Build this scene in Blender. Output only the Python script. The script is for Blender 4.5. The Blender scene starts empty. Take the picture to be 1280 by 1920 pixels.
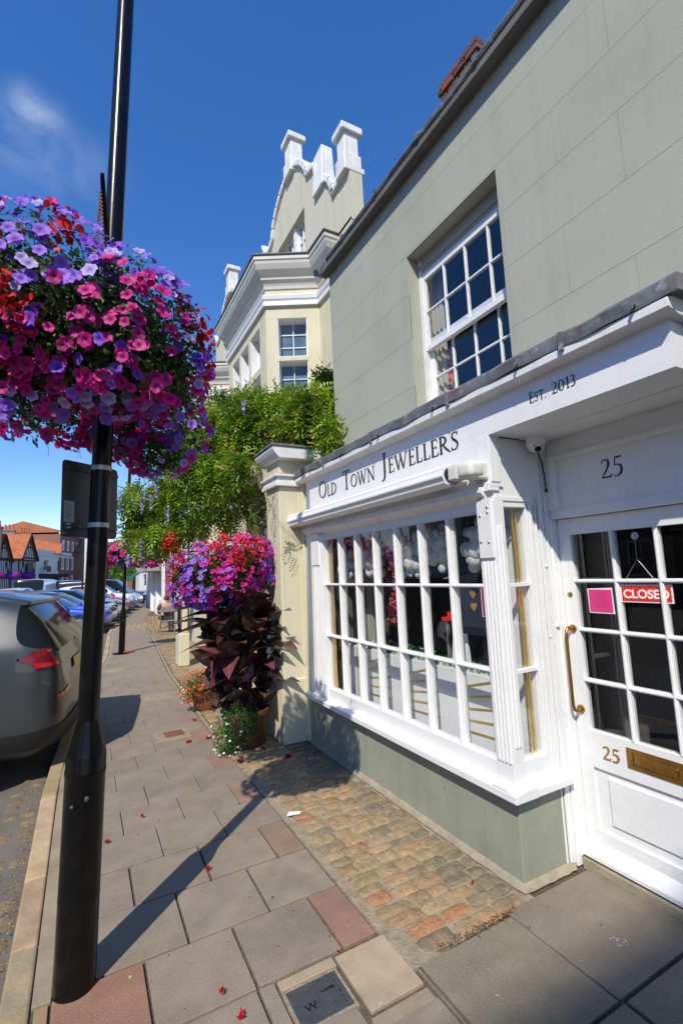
import bpy, math, random
import numpy as np
from mathutils import Vector, Matrix

C = bpy.context.scene.collection
rnd = random.Random(7)
npr = np.random.RandomState(11)
PI = math.pi
SC = bpy.context.scene

# ------------------------------------------------------------ camera, sky, sun
cam_d = bpy.data.cameras.new('camera'); cam = bpy.data.objects.new('camera', cam_d); C.objects.link(cam)
R3 = Matrix(((0.88078349, 0.0212237, 0.47304334), (-0.47160079, 0.12915208, 0.87230295), (-0.04258104, -0.99139765, 0.12376414)))
cx_ = R3 @ Vector((1, 0, 0)); cy_ = R3 @ Vector((0, -1, 0)); cz_ = R3 @ Vector((0, 0, -1))
m4 = Matrix(((cx_.x, cy_.x, cz_.x, 0), (cx_.y, cy_.y, cz_.y, 0), (cx_.z, cy_.z, cz_.z, 1.68), (0, 0, 0, 1)))
cam.matrix_world = m4
cam_d.sensor_fit = 'VERTICAL'; cam_d.sensor_height = 36.0; cam_d.lens = 891.538 / 1920 * 36
cam_d.clip_start = 0.05; cam_d.clip_end = 3000
SC.camera = cam
SUN_EL = math.radians(45.8)
to_sun = Vector((-0.694, -0.720, 1.03)).normalized()
sd = bpy.data.lights.new('sun', 'SUN'); sd.energy = 4.4; sd.angle = math.radians(0.53); sd.color = (1.0, 0.94, 0.83)
so = bpy.data.objects.new('sun', sd); C.objects.link(so); so.location = (-8, -8, 14)
so.rotation_euler = to_sun.to_track_quat('Z', 'Y').to_euler()
W = bpy.data.worlds.new('World'); SC.world = W; W.use_nodes = True
nt = W.node_tree; nt.nodes.clear()
sky = nt.nodes.new('ShaderNodeTexSky'); sky.sky_type = 'NISHITA'; sky.sun_disc = False
sky.sun_elevation = SUN_EL; sky.sun_rotation = math.atan2(to_sun.x, to_sun.y)
sky.air_density = 1.0; sky.dust_density = 0.0; sky.ozone_density = 3.0
bg = nt.nodes.new('ShaderNodeBackground'); bg.inputs[1].default_value = 0.14
out = nt.nodes.new('ShaderNodeOutputWorld')
hs = nt.nodes.new('ShaderNodeHueSaturation'); hs.inputs['Saturation'].default_value = 1.29
hs.inputs['Value'].default_value = 1.22
tn = nt.nodes.new('ShaderNodeMixRGB'); tn.blend_type = 'MULTIPLY'; tn.inputs['Fac'].default_value = 1; tn.inputs['Color2'].default_value = (1.06, .97, 1.05, 1)
nt.links.new(sky.outputs[0], tn.inputs['Color1']); nt.links.new(tn.outputs[0], hs.inputs['Color'])
tc = nt.nodes.new('ShaderNodeTexCoord')
# thin wispy clouds, placed by direction in the sky
def cloud(prev, dirv, size, amount, stretch):
    d = Vector(dirv).normalized()
    sub = nt.nodes.new('ShaderNodeVectorMath'); sub.operation = 'SUBTRACT'; sub.inputs[1].default_value = d
    nt.links.new(tc.outputs['Generated'], sub.inputs[0])
    sc_ = nt.nodes.new('ShaderNodeVectorMath'); sc_.operation = 'MULTIPLY'; sc_.inputs[1].default_value = stretch
    nt.links.new(sub.outputs[0], sc_.inputs[0])
    ln = nt.nodes.new('ShaderNodeVectorMath'); ln.operation = 'LENGTH'; nt.links.new(sc_.outputs[0], ln.inputs[0])
    mr = nt.nodes.new('ShaderNodeMapRange'); mr.interpolation_type = 'SMOOTHSTEP'
    mr.inputs[1].default_value = size; mr.inputs[2].default_value = 0.0; mr.inputs[3].default_value = 0.0; mr.inputs[4].default_value = 1.0
    nt.links.new(ln.outputs['Value'], mr.inputs[0])
    nz = nt.nodes.new('ShaderNodeTexNoise'); nz.inputs['Scale'].default_value = 9.0; nz.inputs['Detail'].default_value = 9; nz.inputs['Roughness'].default_value = 0.62; nz.inputs['Distortion'].default_value = 0.6
    nt.links.new(tc.outputs['Generated'], nz.inputs['Vector'])
    m2 = nt.nodes.new('ShaderNodeMapRange'); m2.inputs[1].default_value = 0.4; m2.inputs[2].default_value = 0.72; nt.links.new(nz.outputs[0], m2.inputs[0])
    mu = nt.nodes.new('ShaderNodeMath'); mu.operation = 'MULTIPLY'; nt.links.new(mr.outputs[0], mu.inputs[0]); nt.links.new(m2.outputs[0], mu.inputs[1])
    m3 = nt.nodes.new('ShaderNodeMath'); m3.operation = 'MULTIPLY'; m3.inputs[1].default_value = amount; nt.links.new(mu.outputs[0], m3.inputs[0])
    mx = nt.nodes.new('ShaderNodeMixRGB'); mx.inputs['Color2'].default_value = (6.5, 7.0, 7.6, 1)
    nt.links.new(m3.outputs[0], mx.inputs['Fac']); nt.links.new(prev, mx.inputs['Color1'])
    return mx.outputs[0]
c = hs.outputs['Color']
c = cloud(c, (-0.079, 0.731, 0.678), 0.06, 0.34, (1.0, 1.4, 1.2))
c = cloud(c, (-0.08, 0.766, 0.637), 0.13, 0.2, (0.8, 1.6, 1.5))
c = cloud(c, (-0.095, 0.99, 0.10), 0.10, 0.35, (0.6, 1, 2.6))
nt.links.new(c, bg.inputs[0]); nt.links.new(bg.outputs[0], out.inputs[0])
SC.view_settings.view_transform = 'Standard'; SC.view_settings.look = 'None'
SC.view_settings.exposure = 0.22; SC.view_settings.gamma = 1.0
SC.cycles.max_bounces = 8; SC.cycles.transparent_max_bounces = 12; SC.cycles.diffuse_bounces = 4

# ------------------------------------------------------------ materials
def srgb(r, g, b):
    f = lambda v: (v / 255) / 12.92 if v / 255 < .04045 else (((v / 255) + .055) / 1.055) ** 2.4
    return (f(r), f(g), f(b))
MATS = {}
def mat(name, col, rough=0.6, var=0.12, scale=6.0, bump=0.0, bscale=60.0, metal=0.0, tint=False, coat=0.0, spec=0.5,
        dirt=None, dirt_amt=0.0, dirt_scale=2.0, streak=0.0, trans=0.0, sub=None, speck=None, speck_scale=220, speck_amt=0.3, thresh=0.55):
    m = bpy.data.materials.new(name); m.use_nodes = True; MATS[name] = m
    n = m.node_tree; n.nodes.clear(); L = n.links.new
    o = n.nodes.new('ShaderNodeOutputMaterial'); b = n.nodes.new('ShaderNodeBsdfPrincipled')
    tcn = n.nodes.new('ShaderNodeTexCoord'); co = tcn.outputs['Object']
    nz = n.nodes.new('ShaderNodeTexNoise'); nz.inputs['Scale'].default_value = scale; nz.inputs['Detail'].default_value = 6; nz.inputs['Roughness'].default_value = 0.6
    L(co, nz.inputs['Vector'])
    mr = n.nodes.new('ShaderNodeMapRange'); mr.inputs[1].default_value = .3; mr.inputs[2].default_value = .7
    mr.inputs[3].default_value = 1 - var; mr.inputs[4].default_value = 1 + var; L(nz.outputs[0], mr.inputs[0])
    base = n.nodes.new('ShaderNodeRGB'); base.outputs[0].default_value = (*col, 1); src = base.outputs[0]
    if tint:
        at = n.nodes.new('ShaderNodeAttribute'); at.attribute_name = 'tint'
        mm = n.nodes.new('ShaderNodeVectorMath'); mm.operation = 'MULTIPLY'; L(src, mm.inputs[0]); L(at.outputs['Color'], mm.inputs[1]); src = mm.outputs[0]
    vm = n.nodes.new('ShaderNodeVectorMath'); vm.operation = 'SCALE'; L(src, vm.inputs[0]); L(mr.outputs[0], vm.inputs['Scale']); src = vm.outputs[0]
    if speck is not None:
        sn = n.nodes.new('ShaderNodeTexNoise'); sn.inputs['Scale'].default_value = speck_scale; sn.inputs['Detail'].default_value = 2; L(co, sn.inputs['Vector'])
        sr = n.nodes.new('ShaderNodeMapRange'); sr.inputs[1].default_value = thresh; sr.inputs[2].default_value = thresh + .12; sr.inputs[4].default_value = speck_amt; L(sn.outputs[0], sr.inputs[0])
        mx = n.nodes.new('ShaderNodeMixRGB'); mx.inputs['Color2'].default_value = (*speck, 1); L(sr.outputs[0], mx.inputs['Fac']); L(src, mx.inputs['Color1']); src = mx.outputs[0]
    if dirt is not None:
        dn = n.nodes.new('ShaderNodeTexNoise'); dn.inputs['Scale'].default_value = dirt_scale; dn.inputs['Detail'].default_value = 8; dn.inputs['Roughness'].default_value = .7; L(co, dn.inputs['Vector'])
        dr = n.nodes.new('ShaderNodeMapRange'); dr.inputs[1].default_value = .5; dr.inputs[2].default_value = .75; dr.inputs[4].default_value = dirt_amt; L(dn.outputs[0], dr.inputs[0])
        mx = n.nodes.new('ShaderNodeMixRGB'); mx.inputs['Color2'].default_value = (*dirt, 1); L(dr.outputs[0], mx.inputs['Fac']); L(src, mx.inputs['Color1']); src = mx.outputs[0]
    if streak > 0:
        mp_ = n.nodes.new('ShaderNodeMapping'); mp_.inputs['Scale'].default_value = (9, 9, .55); L(co, mp_.inputs[0])
        dn = n.nodes.new('ShaderNodeTexNoise'); dn.inputs['Scale'].default_value = 1.0; dn.inputs['Detail'].default_value = 7; dn.inputs['Roughness'].default_value = .65; L(mp_.outputs[0], dn.inputs['Vector'])
        dr = n.nodes.new('ShaderNodeMapRange'); dr.inputs[1].default_value = .5; dr.inputs[2].default_value = .78; dr.inputs[3].default_value = 1.0; dr.inputs[4].default_value = 1 - streak; L(dn.outputs[0], dr.inputs[0])
        vm = n.nodes.new('ShaderNodeVectorMath'); vm.operation = 'SCALE'; L(src, vm.inputs[0]); L(dr.outputs[0], vm.inputs['Scale']); src = vm.outputs[0]
    L(src, b.inputs['Base Color'])
    b.inputs['Roughness'].default_value = rough; b.inputs['Metallic'].default_value = metal
    b.inputs['Specular IOR Level'].default_value = spec
    b.inputs['Coat Weight'].default_value = coat; b.inputs['Coat Roughness'].default_value = 0.04
    if bump > 0:
        bn = n.nodes.new('ShaderNodeTexNoise'); bn.inputs['Scale'].default_value = bscale; bn.inputs['Detail'].default_value = 5; L(co, bn.inputs['Vector'])
        bp = n.nodes.new('ShaderNodeBump'); bp.inputs['Strength'].default_value = bump; bp.inputs['Distance'].default_value = 0.01; L(bn.outputs[0], bp.inputs['Height']); L(bp.outputs[0], b.inputs['Normal'])
    fin = b.outputs[0]
    if trans > 0:
        t = n.nodes.new('ShaderNodeBsdfTranslucent'); L(src, t.inputs['Color'])
        ms = n.nodes.new('ShaderNodeMixShader'); ms.inputs[0].default_value = trans; L(fin, ms.inputs[1]); L(t.outputs[0], ms.inputs[2]); fin = ms.outputs[0]
    L(fin, o.inputs[0])
    return m
def glass_mat(name, tintc=(0.85, 0.9, 0.9), refl=1.0, ior=1.5):
    m = bpy.data.materials.new(name); m.use_nodes = True; n = m.node_tree; n.nodes.clear(); L = n.links.new
    o = n.nodes.new('ShaderNodeOutputMaterial'); t = n.nodes.new('ShaderNodeBsdfTransparent'); t.inputs[0].default_value = (*tintc, 1)
    g = n.nodes.new('ShaderNodeBsdfGlossy'); g.inputs['Roughness'].default_value = 0.0; g.inputs[0].default_value = (.95, .97, 1, 1)
    bn = n.nodes.new('ShaderNodeTexNoise'); bn.inputs['Scale'].default_value = 2.3; tcn = n.nodes.new('ShaderNodeTexCoord'); L(tcn.outputs['Object'], bn.inputs['Vector'])
    bp = n.nodes.new('ShaderNodeBump'); bp.inputs['Strength'].default_value = .08; bp.inputs['Distance'].default_value = .01; L(bn.outputs[0], bp.inputs['Height']); L(bp.outputs[0], g.inputs['Normal'])
    f = n.nodes.new('ShaderNodeLayerWeight'); f.inputs['Blend'].default_value = .5
    pw = n.nodes.new('ShaderNodeMath'); pw.operation = 'POWER'; pw.inputs[1].default_value = 4.0; L(f.outputs['Facing'], pw.inputs[0])
    mu = n.nodes.new('ShaderNodeMath'); mu.operation = 'MULTIPLY_ADD'; mu.inputs[1].default_value = .9 * refl; mu.inputs[2].default_value = .075 * refl; mu.use_clamp = True; L(pw.outputs[0], mu.inputs[0])
    ms = n.nodes.new('ShaderNodeMixShader'); L(mu.outputs[0], ms.inputs[0]); L(t.outputs[0], ms.inputs[1]); L(g.outputs[0], ms.inputs[2]); L(ms.outputs[0], o.inputs[0])
    MATS[name] = m; return m
def brick_mat(name, c1, c2, mortar, bw=.22, bh=.075, axis='YZ', ms=0.012):
    m = bpy.data.materials.new(name); m.use_nodes = True; n = m.node_tree; L = n.links.new
    b = n.nodes['Principled BSDF']; tcn = n.nodes.new('ShaderNodeTexCoord'); sp = n.nodes.new('ShaderNodeSeparateXYZ'); L(tcn.outputs['Object'], sp.inputs[0])
    ad = n.nodes.new('ShaderNodeMath'); ad.operation = 'ADD'; L(sp.outputs[0], ad.inputs[0]); L(sp.outputs[1], ad.inputs[1])
    cb = n.nodes.new('ShaderNodeCombineXYZ'); L(ad.outputs[0], cb.inputs[0]); L(sp.outputs[2], cb.inputs[1])
    br = n.nodes.new('ShaderNodeTexBrick'); br.inputs['Scale'].default_value = 1; br.inputs['Brick Width'].default_value = bw; br.inputs['Row Height'].default_value = bh; br.inputs['Mortar Size'].default_value = ms
    br.inputs['Color1'].default_value = (*c1, 1); br.inputs['Color2'].default_value = (*c2, 1); br.inputs['Mortar'].default_value = (*mortar, 1)
    L(cb.outputs[0], br.inputs['Vector']); L(br.outputs[0], b.inputs['Base Color']); b.inputs['Roughness'].default_value = .85
    bp = n.nodes.new('ShaderNodeBump'); bp.inputs['Strength'].default_value = .5; bp.inputs['Distance'].default_value = .01; bp.invert = True; L(br.outputs[1], bp.inputs['Height']); L(bp.outputs[0], b.inputs['Normal'])
    MATS[name] = m; return m

sage = mat('sage_render', (0.385, 0.392, 0.312), .8, .05, 2.3, .12, 130, streak=.10, dirt=(0.27, 0.27, 0.2), dirt_amt=.35, dirt_scale=.9)
sage2 = mat('sage_plinth', (0.285, 0.30, 0.225), .75, .1, 3, .2, 60, streak=.2, speck=(.4,.4,.33), speck_scale=30, speck_amt=.3, thresh=.66, dirt=(0.2, 0.2, 0.13), dirt_amt=.35, dirt_scale=2.5)
white = mat('white_paint', (0.78, 0.78, 0.765), .42, .03, 6, .12, 28, speck=(.22, .18, .13), speck_scale=24, speck_amt=.55, thresh=.735, dirt=(0.6, 0.57, 0.5), dirt_amt=.3, dirt_scale=9)
whiteold = mat('white_paint_worn', (0.74, 0.73, 0.70), .5, .06, 5, .12, 30, streak=.1, speck=(.22, .18, .13), speck_scale=22, speck_amt=.6, thresh=.72, dirt=(0.36, 0.34, 0.3), dirt_amt=.45, dirt_scale=7)
cream = mat('cream_render', (0.60, 0.55, 0.385), .8, .06, 2, .3, 60, streak=.15, dirt=(0.42, 0.36, 0.2), dirt_amt=.35, dirt_scale=1.6)
creamg = mat('gable_render', (0.57, 0.53, 0.405), .85, .06, 1.2, .3, 30, streak=.2, dirt=(0.4, 0.36, 0.26), dirt_amt=.3, dirt_scale=1.2)
stonew = mat('cement_fillet', (0.31, 0.265, 0.185), .9, .2, 12, .5, 50, dirt=(0.15, 0.13, 0.09), dirt_amt=.6, dirt_scale=9)
lead = mat('lead_sheet', (0.165, 0.175, 0.18), .55, .4, 9, .4, 20, metal=.25, dirt=(0.20, 0.13, 0.09), dirt_amt=.85, dirt_scale=13, streak=.35, speck=(.45, .45, .47), speck_scale=16, speck_amt=.6, thresh=.6)
leadd = mat('dark_eave_board', (0.13, 0.125, 0.11), .7, .2, 3, .2, 20)
black = mat('black_gloss_paint', (0.005, 0.0045, 0.004), .24, .2, 5, .06, 14, spec=.25, dirt=(.02, .016, .012), dirt_amt=.5, dirt_scale=9)
brass = mat('brass', (0.46, 0.25, 0.065), .36, .2, 14, .1, 60, metal=1.0, dirt=(0.22, 0.15, 0.06), dirt_amt=.5, dirt_scale=18)
gold = mat('gold_foil', (0.72, 0.47, 0.12), .3, .1, 9, metal=.7)
textblk = mat('sign_lettering', (0.012, 0.022, 0.014), .4, .1)
textgold = mat('sign_letter_edge', (0.25, 0.2, 0.09), .4, .1)
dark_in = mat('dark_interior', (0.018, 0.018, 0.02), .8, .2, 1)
grey_in = mat('grey_interior', (0.13, 0.125, 0.12), .8, .2, 1)
glass = glass_mat('window_glass', (.93, .95, .95), 1.0)
glassd = glass_mat('door_glass', (.8, .82, .82), 0.9)
glassu = glass_mat('upper_glass', (.9, .92, .95), 1.1)
pink = mat('pink_print', (0.72, 0.04, 0.22), .5, .05)
redsign = mat('red_sign', (0.75, 0.025, 0.015), .4, .04)
whitesign = mat('white_sign', (0.8, 0.8, 0.8), .4, .03)
slabm = mat('paving_slab', (0.240, 0.192, 0.142), .85, .16, 5, .35, 160, tint=True, speck=(0.44, 0.39, 0.33), speck_scale=165, speck_amt=.42, thresh=.57, dirt=(0.13, 0.105, 0.082), dirt_amt=.6, dirt_scale=1.3)
jointm = mat('joint_dirt', (0.105, 0.082, 0.055), .95, .4, 25, .8, 80, dirt=(0.04, 0.035, 0.02), dirt_amt=.7, dirt_scale=14)
mortar = mat('mortar_bed', (0.30, 0.245, 0.165), .95, .25, 14, .8, 60, dirt=(0.13, 0.1, 0.06), dirt_amt=.6, dirt_scale=8)
settm = mat('stone_sett', (0.265, 0.205, 0.125), .85, .3, 20, .9, 70, tint=True, dirt=(0.33, 0.27, 0.18), dirt_amt=.75, dirt_scale=14, speck=(.1,.08,.06), speck_scale=60, speck_amt=.4, thresh=.6)
kerbm = mat('kerb_stone', (0.35, 0.27, 0.17), .85, .2, 7, .5, 45, tint=True, dirt=(0.5, 0.29, 0.11), dirt_amt=.55, dirt_scale=5)
asphalt = mat('asphalt', (0.15, 0.135, 0.11), .92, .2, 3, .9, 170, speck=(0.3, 0.28, 0.24), speck_scale=190, speck_amt=.45, thresh=.56, dirt=(0.09, 0.08, 0.06), dirt_amt=.5, dirt_scale=2)
iron = mat('cast_iron', (0.075, 0.083, 0.09), .55, .2, 20, .3, 60, metal=.3)
leafm = mat('leaf', (1, 1, 1), .5, .2, 8, tint=True, trans=.35)
flowerm = mat('petal', (1, 1, 1), .6, .08, 30, tint=True, trans=.3)
cannam = mat('canna_leaf', (1, 1, 1), .3, .2, 9, .15, 30, tint=True, trans=.06)
barkm = mat('bark', (0.12, 0.085, 0.055), .9, .3, 12, .8, 30)
potm = mat('terracotta_dark', (0.085, 0.035, 0.022), .7, .25, 8, .3, 40)
rustm = mat('rusty_pot', (0.2, 0.075, 0.035), .8, .3, 9, .5, 40)
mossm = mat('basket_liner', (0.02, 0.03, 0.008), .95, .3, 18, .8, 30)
tyre = mat('rubber', (0.015, 0.015, 0.015), .85, .1)
rim = mat('alloy', (0.4, 0.4, 0.42), .3, .1, metal=.8)
carglass = mat('car_glass', (0.012, 0.015, 0.017), .08, .05, spec=.2)
chrome = mat('chrome', (0.6, 0.6, 0.62), .12, .05, metal=1)
trimm = mat('car_trim', (0.012, 0.012, 0.013), .5, .1)
redlamp = mat('tail_lamp_red', (0.55, 0.005, 0.01), .12, .2, 12, coat=1)
redlampd = mat('tail_lamp_dark', (0.16, 0.004, 0.008), .25, .2, 12, coat=.2)
lampw = mat('lamp_clear', (0.5, 0.5, 0.48), .1, .1, coat=1)
platey = mat('number_plate_yellow', (0.7, 0.5, 0.06), .4, .05)
plastic = mat('ivory_plastic', (0.66, 0.65, 0.58), .4, .05)
galv = mat('galvanised', (0.42, 0.43, 0.43), .4, .2, 20, metal=.6)
tilem = brick_mat('roof_tile_orange', (0.50, 0.16, 0.055), (0.36, 0.10, 0.04), (0.16, 0.06, 0.03), .3, .16)
tiled = brick_mat('roof_tile_brown', (0.26, 0.12, 0.065), (0.17, 0.085, 0.05), (0.08, 0.04, 0.03), .3, .16)
brickr = brick_mat('red_brick', (0.30, 0.10, 0.055), (0.2, 0.07, 0.042), (0.2, 0.15, 0.11))
brickc = brick_mat('chimney_brick', (0.23, 0.09, 0.05), (0.10, 0.055, 0.04), (0.16, 0.13, 0.1))
whitew = mat('white_render', (0.66, 0.66, 0.63), .8, .06, 1)
timber = mat('black_timber', (0.015, 0.013, 0.012), .8, .2)
green_aw = mat('green_canvas', (0.01, 0.10, 0.075), .8, .1)
skin = mat('skin', (0.5, 0.26, 0.17), .5, .05)
corn_shaded = mat('cornice_shaded_paint', (0.56, 0.545, 0.48), .7, .06, 3, .1, 20, dirt=(0.35, 0.33, 0.27), dirt_amt=.4, dirt_scale=2)  # base greyed with the cornice's underside shade; the dirt noise is real grime
hair = mat('brown_hair', (0.09, 0.04, 0.02), .8, .3, 60, .5, 90)
shirt = mat('purple_shirt', (0.14, 0.045, 0.075), .85, .15, 10)
shorts = mat('dark_shorts', (0.03, 0.03, 0.035), .85, .15, 10)
curtain = mat('ivory_curtain', (0.62, 0.58, 0.48), .9, .08, 4, trans=.3)
fluff = mat('cotton_wool', (0.62, 0.63, 0.62), 1.0, .06, 9, .9, 22, trans=.2)
turf = mat('faux_turf', (0.03, 0.16, 0.02), .8, .4, 40, tint=True)
floorm = mat('shop_floor', (0.15, 0.14, 0.13), .5, .2, 2)
printed = mat('display_navy', (0.02, 0.028, 0.05), .6, .05)

def floral_mat():
    m = bpy.data.materials.new('floral_fabric'); m.use_nodes = True; n = m.node_tree; L = n.links.new
    b = n.nodes['Principled BSDF']; t = n.nodes.new('ShaderNodeTexCoord'); v = n.nodes.new('ShaderNodeTexVoronoi'); v.inputs['Scale'].default_value = 26; L(t.outputs['Object'], v.inputs[0])
    r = n.nodes.new('ShaderNodeValToRGB'); r.color_ramp.elements[0].color = (0.45, 0.02, 0.015, 1); r.color_ramp.elements[1].color = (0.05, 0.12, 0.03, 1); r.color_ramp.elements[0].position = .35
    e = r.color_ramp.elements.new(.5); e.color = (0.55, 0.3, 0.12, 1); L(v.outputs[0], r.inputs[0]); L(r.outputs[0], b.inputs['Base Color']); b.inputs['Roughness'].default_value = .9
    return m
floral = floral_mat()
def car_paint(name, c, metal=.5, rough=.28): return mat(name, c, rough, .03, 3, coat=1.0, metal=metal)
p_silver = mat('paint_grey', (0.040, 0.047, 0.05), .34, .03, 3, coat=.45, metal=.15)
p_blue = mat('paint_blue', (0.008, 0.07, 0.55), .35, .03, 3, coat=.3, metal=.1)
p_black = car_paint('paint_black', (0.012, 0.014, 0.02), .3)
p_grey = car_paint('paint_dark_grey', (0.05, 0.055, 0.06), .5)
p_lsilver = car_paint('paint_light_silver', (0.30, 0.33, 0.36), .6)
p_red = car_paint('paint_red', (0.42, 0.012, 0.015), .2)
p_white = car_paint('paint_white', (0.75, 0.75, 0.74), 0)

# ------------------------------------------------------------ helpers
def tag(o, label=None, cat=None, group=None, kind=None):
    if label: o['label'] = label
    if cat: o['category'] = cat
    if group: o['group'] = group
    if kind: o['kind'] = kind
    return o
def thing(name, label, cat, loc=(0, 0, 0), group=None):
    o = bpy.data.objects.new(name, None); C.objects.link(o); o.location = loc; o.empty_display_size = .2
    return tag(o, label, cat, group)
def adopt(o, p):
    if p is not None:
        o.parent = p
        q = p; t = Vector((0, 0, 0))
        while q is not None: t += q.location if q.type == 'EMPTY' else Vector((0, 0, 0)); q = q.parent
        # children are written in world coordinates; only the root empty carries a location
        if p.type == 'EMPTY': o.matrix_parent_inverse = Matrix.Translation(-p.location)
    return o
def link_mesh(name, me, mats, parent=None, smooth=False, bevel=0.0, seg=2, sub=0):
    o = bpy.data.objects.new(name, me); C.objects.link(o)
    for m in (mats if isinstance(mats, (list, tuple)) else [mats]): me.materials.append(m)
    if smooth: me.shade_smooth() if hasattr(me, 'shade_smooth') else None
    if smooth: me.polygons.foreach_set('use_smooth', [True] * len(me.polygons))
    if bevel: b = o.modifiers.new('bevel', 'BEVEL'); b.width = bevel; b.segments = seg; b.limit_method = 'ANGLE'; b.angle_limit = .6
    if sub: s = o.modifiers.new('subd', 'SUBSURF'); s.levels = sub; s.render_levels = sub
    return adopt(o, parent)
class MB:
    def __init__(s): s.v = []; s.f = []; s.m = []; s.t = []; s.tint = (1, 1, 1)
    def add(s, vs, fs, mi=0):
        b = len(s.v); s.v += [tuple(p) for p in vs]; s.t += [s.tint] * len(vs)
        s.f += [tuple(i + b for i in f) for f in fs]; s.m += [mi] * len(fs); return s
    def box(s, x0, x1, y0, y1, z0, z1, mi=0, M=None):
        vs = [Vector((x, y, z)) for z in (z0, z1) for y in (y0, y1) for x in (x0, x1)]
        if M is not None: vs = [M @ v for v in vs]
        return s.add(vs, [(0, 2, 3, 1), (4, 5, 7, 6), (0, 1, 5, 4), (2, 6, 7, 3), (0, 4, 6, 2), (1, 3, 7, 5)], mi)
    def hexa(s, p, mi=0):   # 8 points, bottom 4 ccw, top 4 ccw
        return s.add(p, [(3, 2, 1, 0), (4, 5, 6, 7), (0, 1, 5, 4), (1, 2, 6, 5), (2, 3, 7, 6), (3, 0, 4, 7)], mi)
    def prism(s, poly, axis, a, b, mi=0):   # poly of 2-tuples in the other two axes, extruded along axis
        n = len(poly); mk = {'x': lambda p, t: (t, p[0], p[1]), 'y': lambda p, t: (p[0], t, p[1]), 'z': lambda p, t: (p[0], p[1], t)}[axis]
        vs = [mk(p, a) for p in poly] + [mk(p, b) for p in poly]
        fs = [tuple(range(n - 1, -1, -1)), tuple(range(n, 2 * n))] + [(i, (i + 1) % n, n + (i + 1) % n, n + i) for i in range(n)]
        return s.add(vs, fs, mi)
    def tube(s, pts, r, n=10, caps=True, mi=0):
        pts = [Vector(p) for p in pts]; rs = r if isinstance(r, (list, tuple)) else [r] * len(pts); vs = []; up = None
        for i, p in enumerate(pts):
            d = (pts[min(i + 1, len(pts) - 1)] - pts[max(i - 1, 0)]).normalized()
            if up is None: up = Vector((0, 0, 1)) if abs(d.z) < .9 else Vector((1, 0, 0))
            a = d.cross(up).normalized(); up2 = a.cross(d).normalized(); up = up2
            for k in range(n): t = 2 * PI * k / n; vs.append(p + (a * math.cos(t) + up2 * math.sin(t)) * rs[i])
        fs = [(i * n + k, i * n + (k + 1) % n, (i + 1) * n + (k + 1) % n, (i + 1) * n + k) for i in range(len(pts) - 1) for k in range(n)]
        if caps: fs += [tuple(range(n - 1, -1, -1)), tuple(range((len(pts) - 1) * n, len(pts) * n))]
        return s.add(vs, fs, mi)
    def lathe(s, prof, c=(0, 0), n=24, mi=0):
        vs = [(c[0] + max(r, .0004) * math.cos(2 * PI * k / n), c[1] + max(r, .0004) * math.sin(2 * PI * k / n), z) for r, z in prof for k in range(n)]; m_ = len(prof)
        fs = [(i * n + k, i * n + (k + 1) % n, (i + 1) * n + (k + 1) % n, (i + 1) * n + k) for i in range(m_ - 1) for k in range(n)] + [tuple(range(n - 1, -1, -1)), tuple(range((m_ - 1) * n, m_ * n))]
        return s.add(vs, fs, mi)
    def ico(s, c, r, seg=12, ring=8, f=None, mi=0):
        vs = []; c = Vector(c); r = Vector(r) if not isinstance(r, (int, float)) else Vector((r, r, r))
        for i in range(ring + 1):
            th = PI * i / ring
            for k in range(seg):
                ph = 2 * PI * k / seg; d = Vector((math.sin(th) * math.cos(ph), math.sin(th) * math.sin(ph), math.cos(th)))
                q = 1 + (f(d) if f else 0); vs.append(c + Vector((d.x * r.x, d.y * r.y, d.z * r.z)) * q)
        fs = [(i * seg + k, (i + 1) * seg + k, (i + 1) * seg + (k + 1) % seg, i * seg + (k + 1) % seg) for i in range(ring) for k in range(seg)]
        return s.add(vs, fs, mi)
    def obj(s, name, mats, parent=None, smooth=False, bevel=0, seg=2, sub=0, tinted=False):
        me = bpy.data.meshes.new(name); me.from_pydata([tuple(v) for v in s.v], [], s.f)
        if isinstance(mats, (list, tuple)) and len(mats) > 1: me.polygons.foreach_set('material_index', s.m)
        if tinted:
            a = me.color_attributes.new('tint', 'FLOAT_COLOR', 'POINT'); a.data.foreach_set('color', [c for t in s.t for c in (*t, 1)])
        me.update(); me.validate()
        o = link_mesh(name, me, mats, parent, smooth, bevel, seg, sub)
        if smooth and not sub and not bevel: 
            try:
                me.set_sharp_from_angle(angle=math.radians(45))
            except Exception: pass
        return o
def struct(o): o['kind'] = 'structure'; return o
def copy_thing(o, loc, label=None, name=None):
    r = o.copy(); C.objects.link(r); r.location = loc
    if label: r['label'] = label
    for ch in list(o.children):
        c2 = ch.copy(); C.objects.link(c2); c2.parent = r
        for g in list(ch.children): d2 = g.copy(); C.objects.link(d2); d2.parent = c2
    return r

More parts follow.
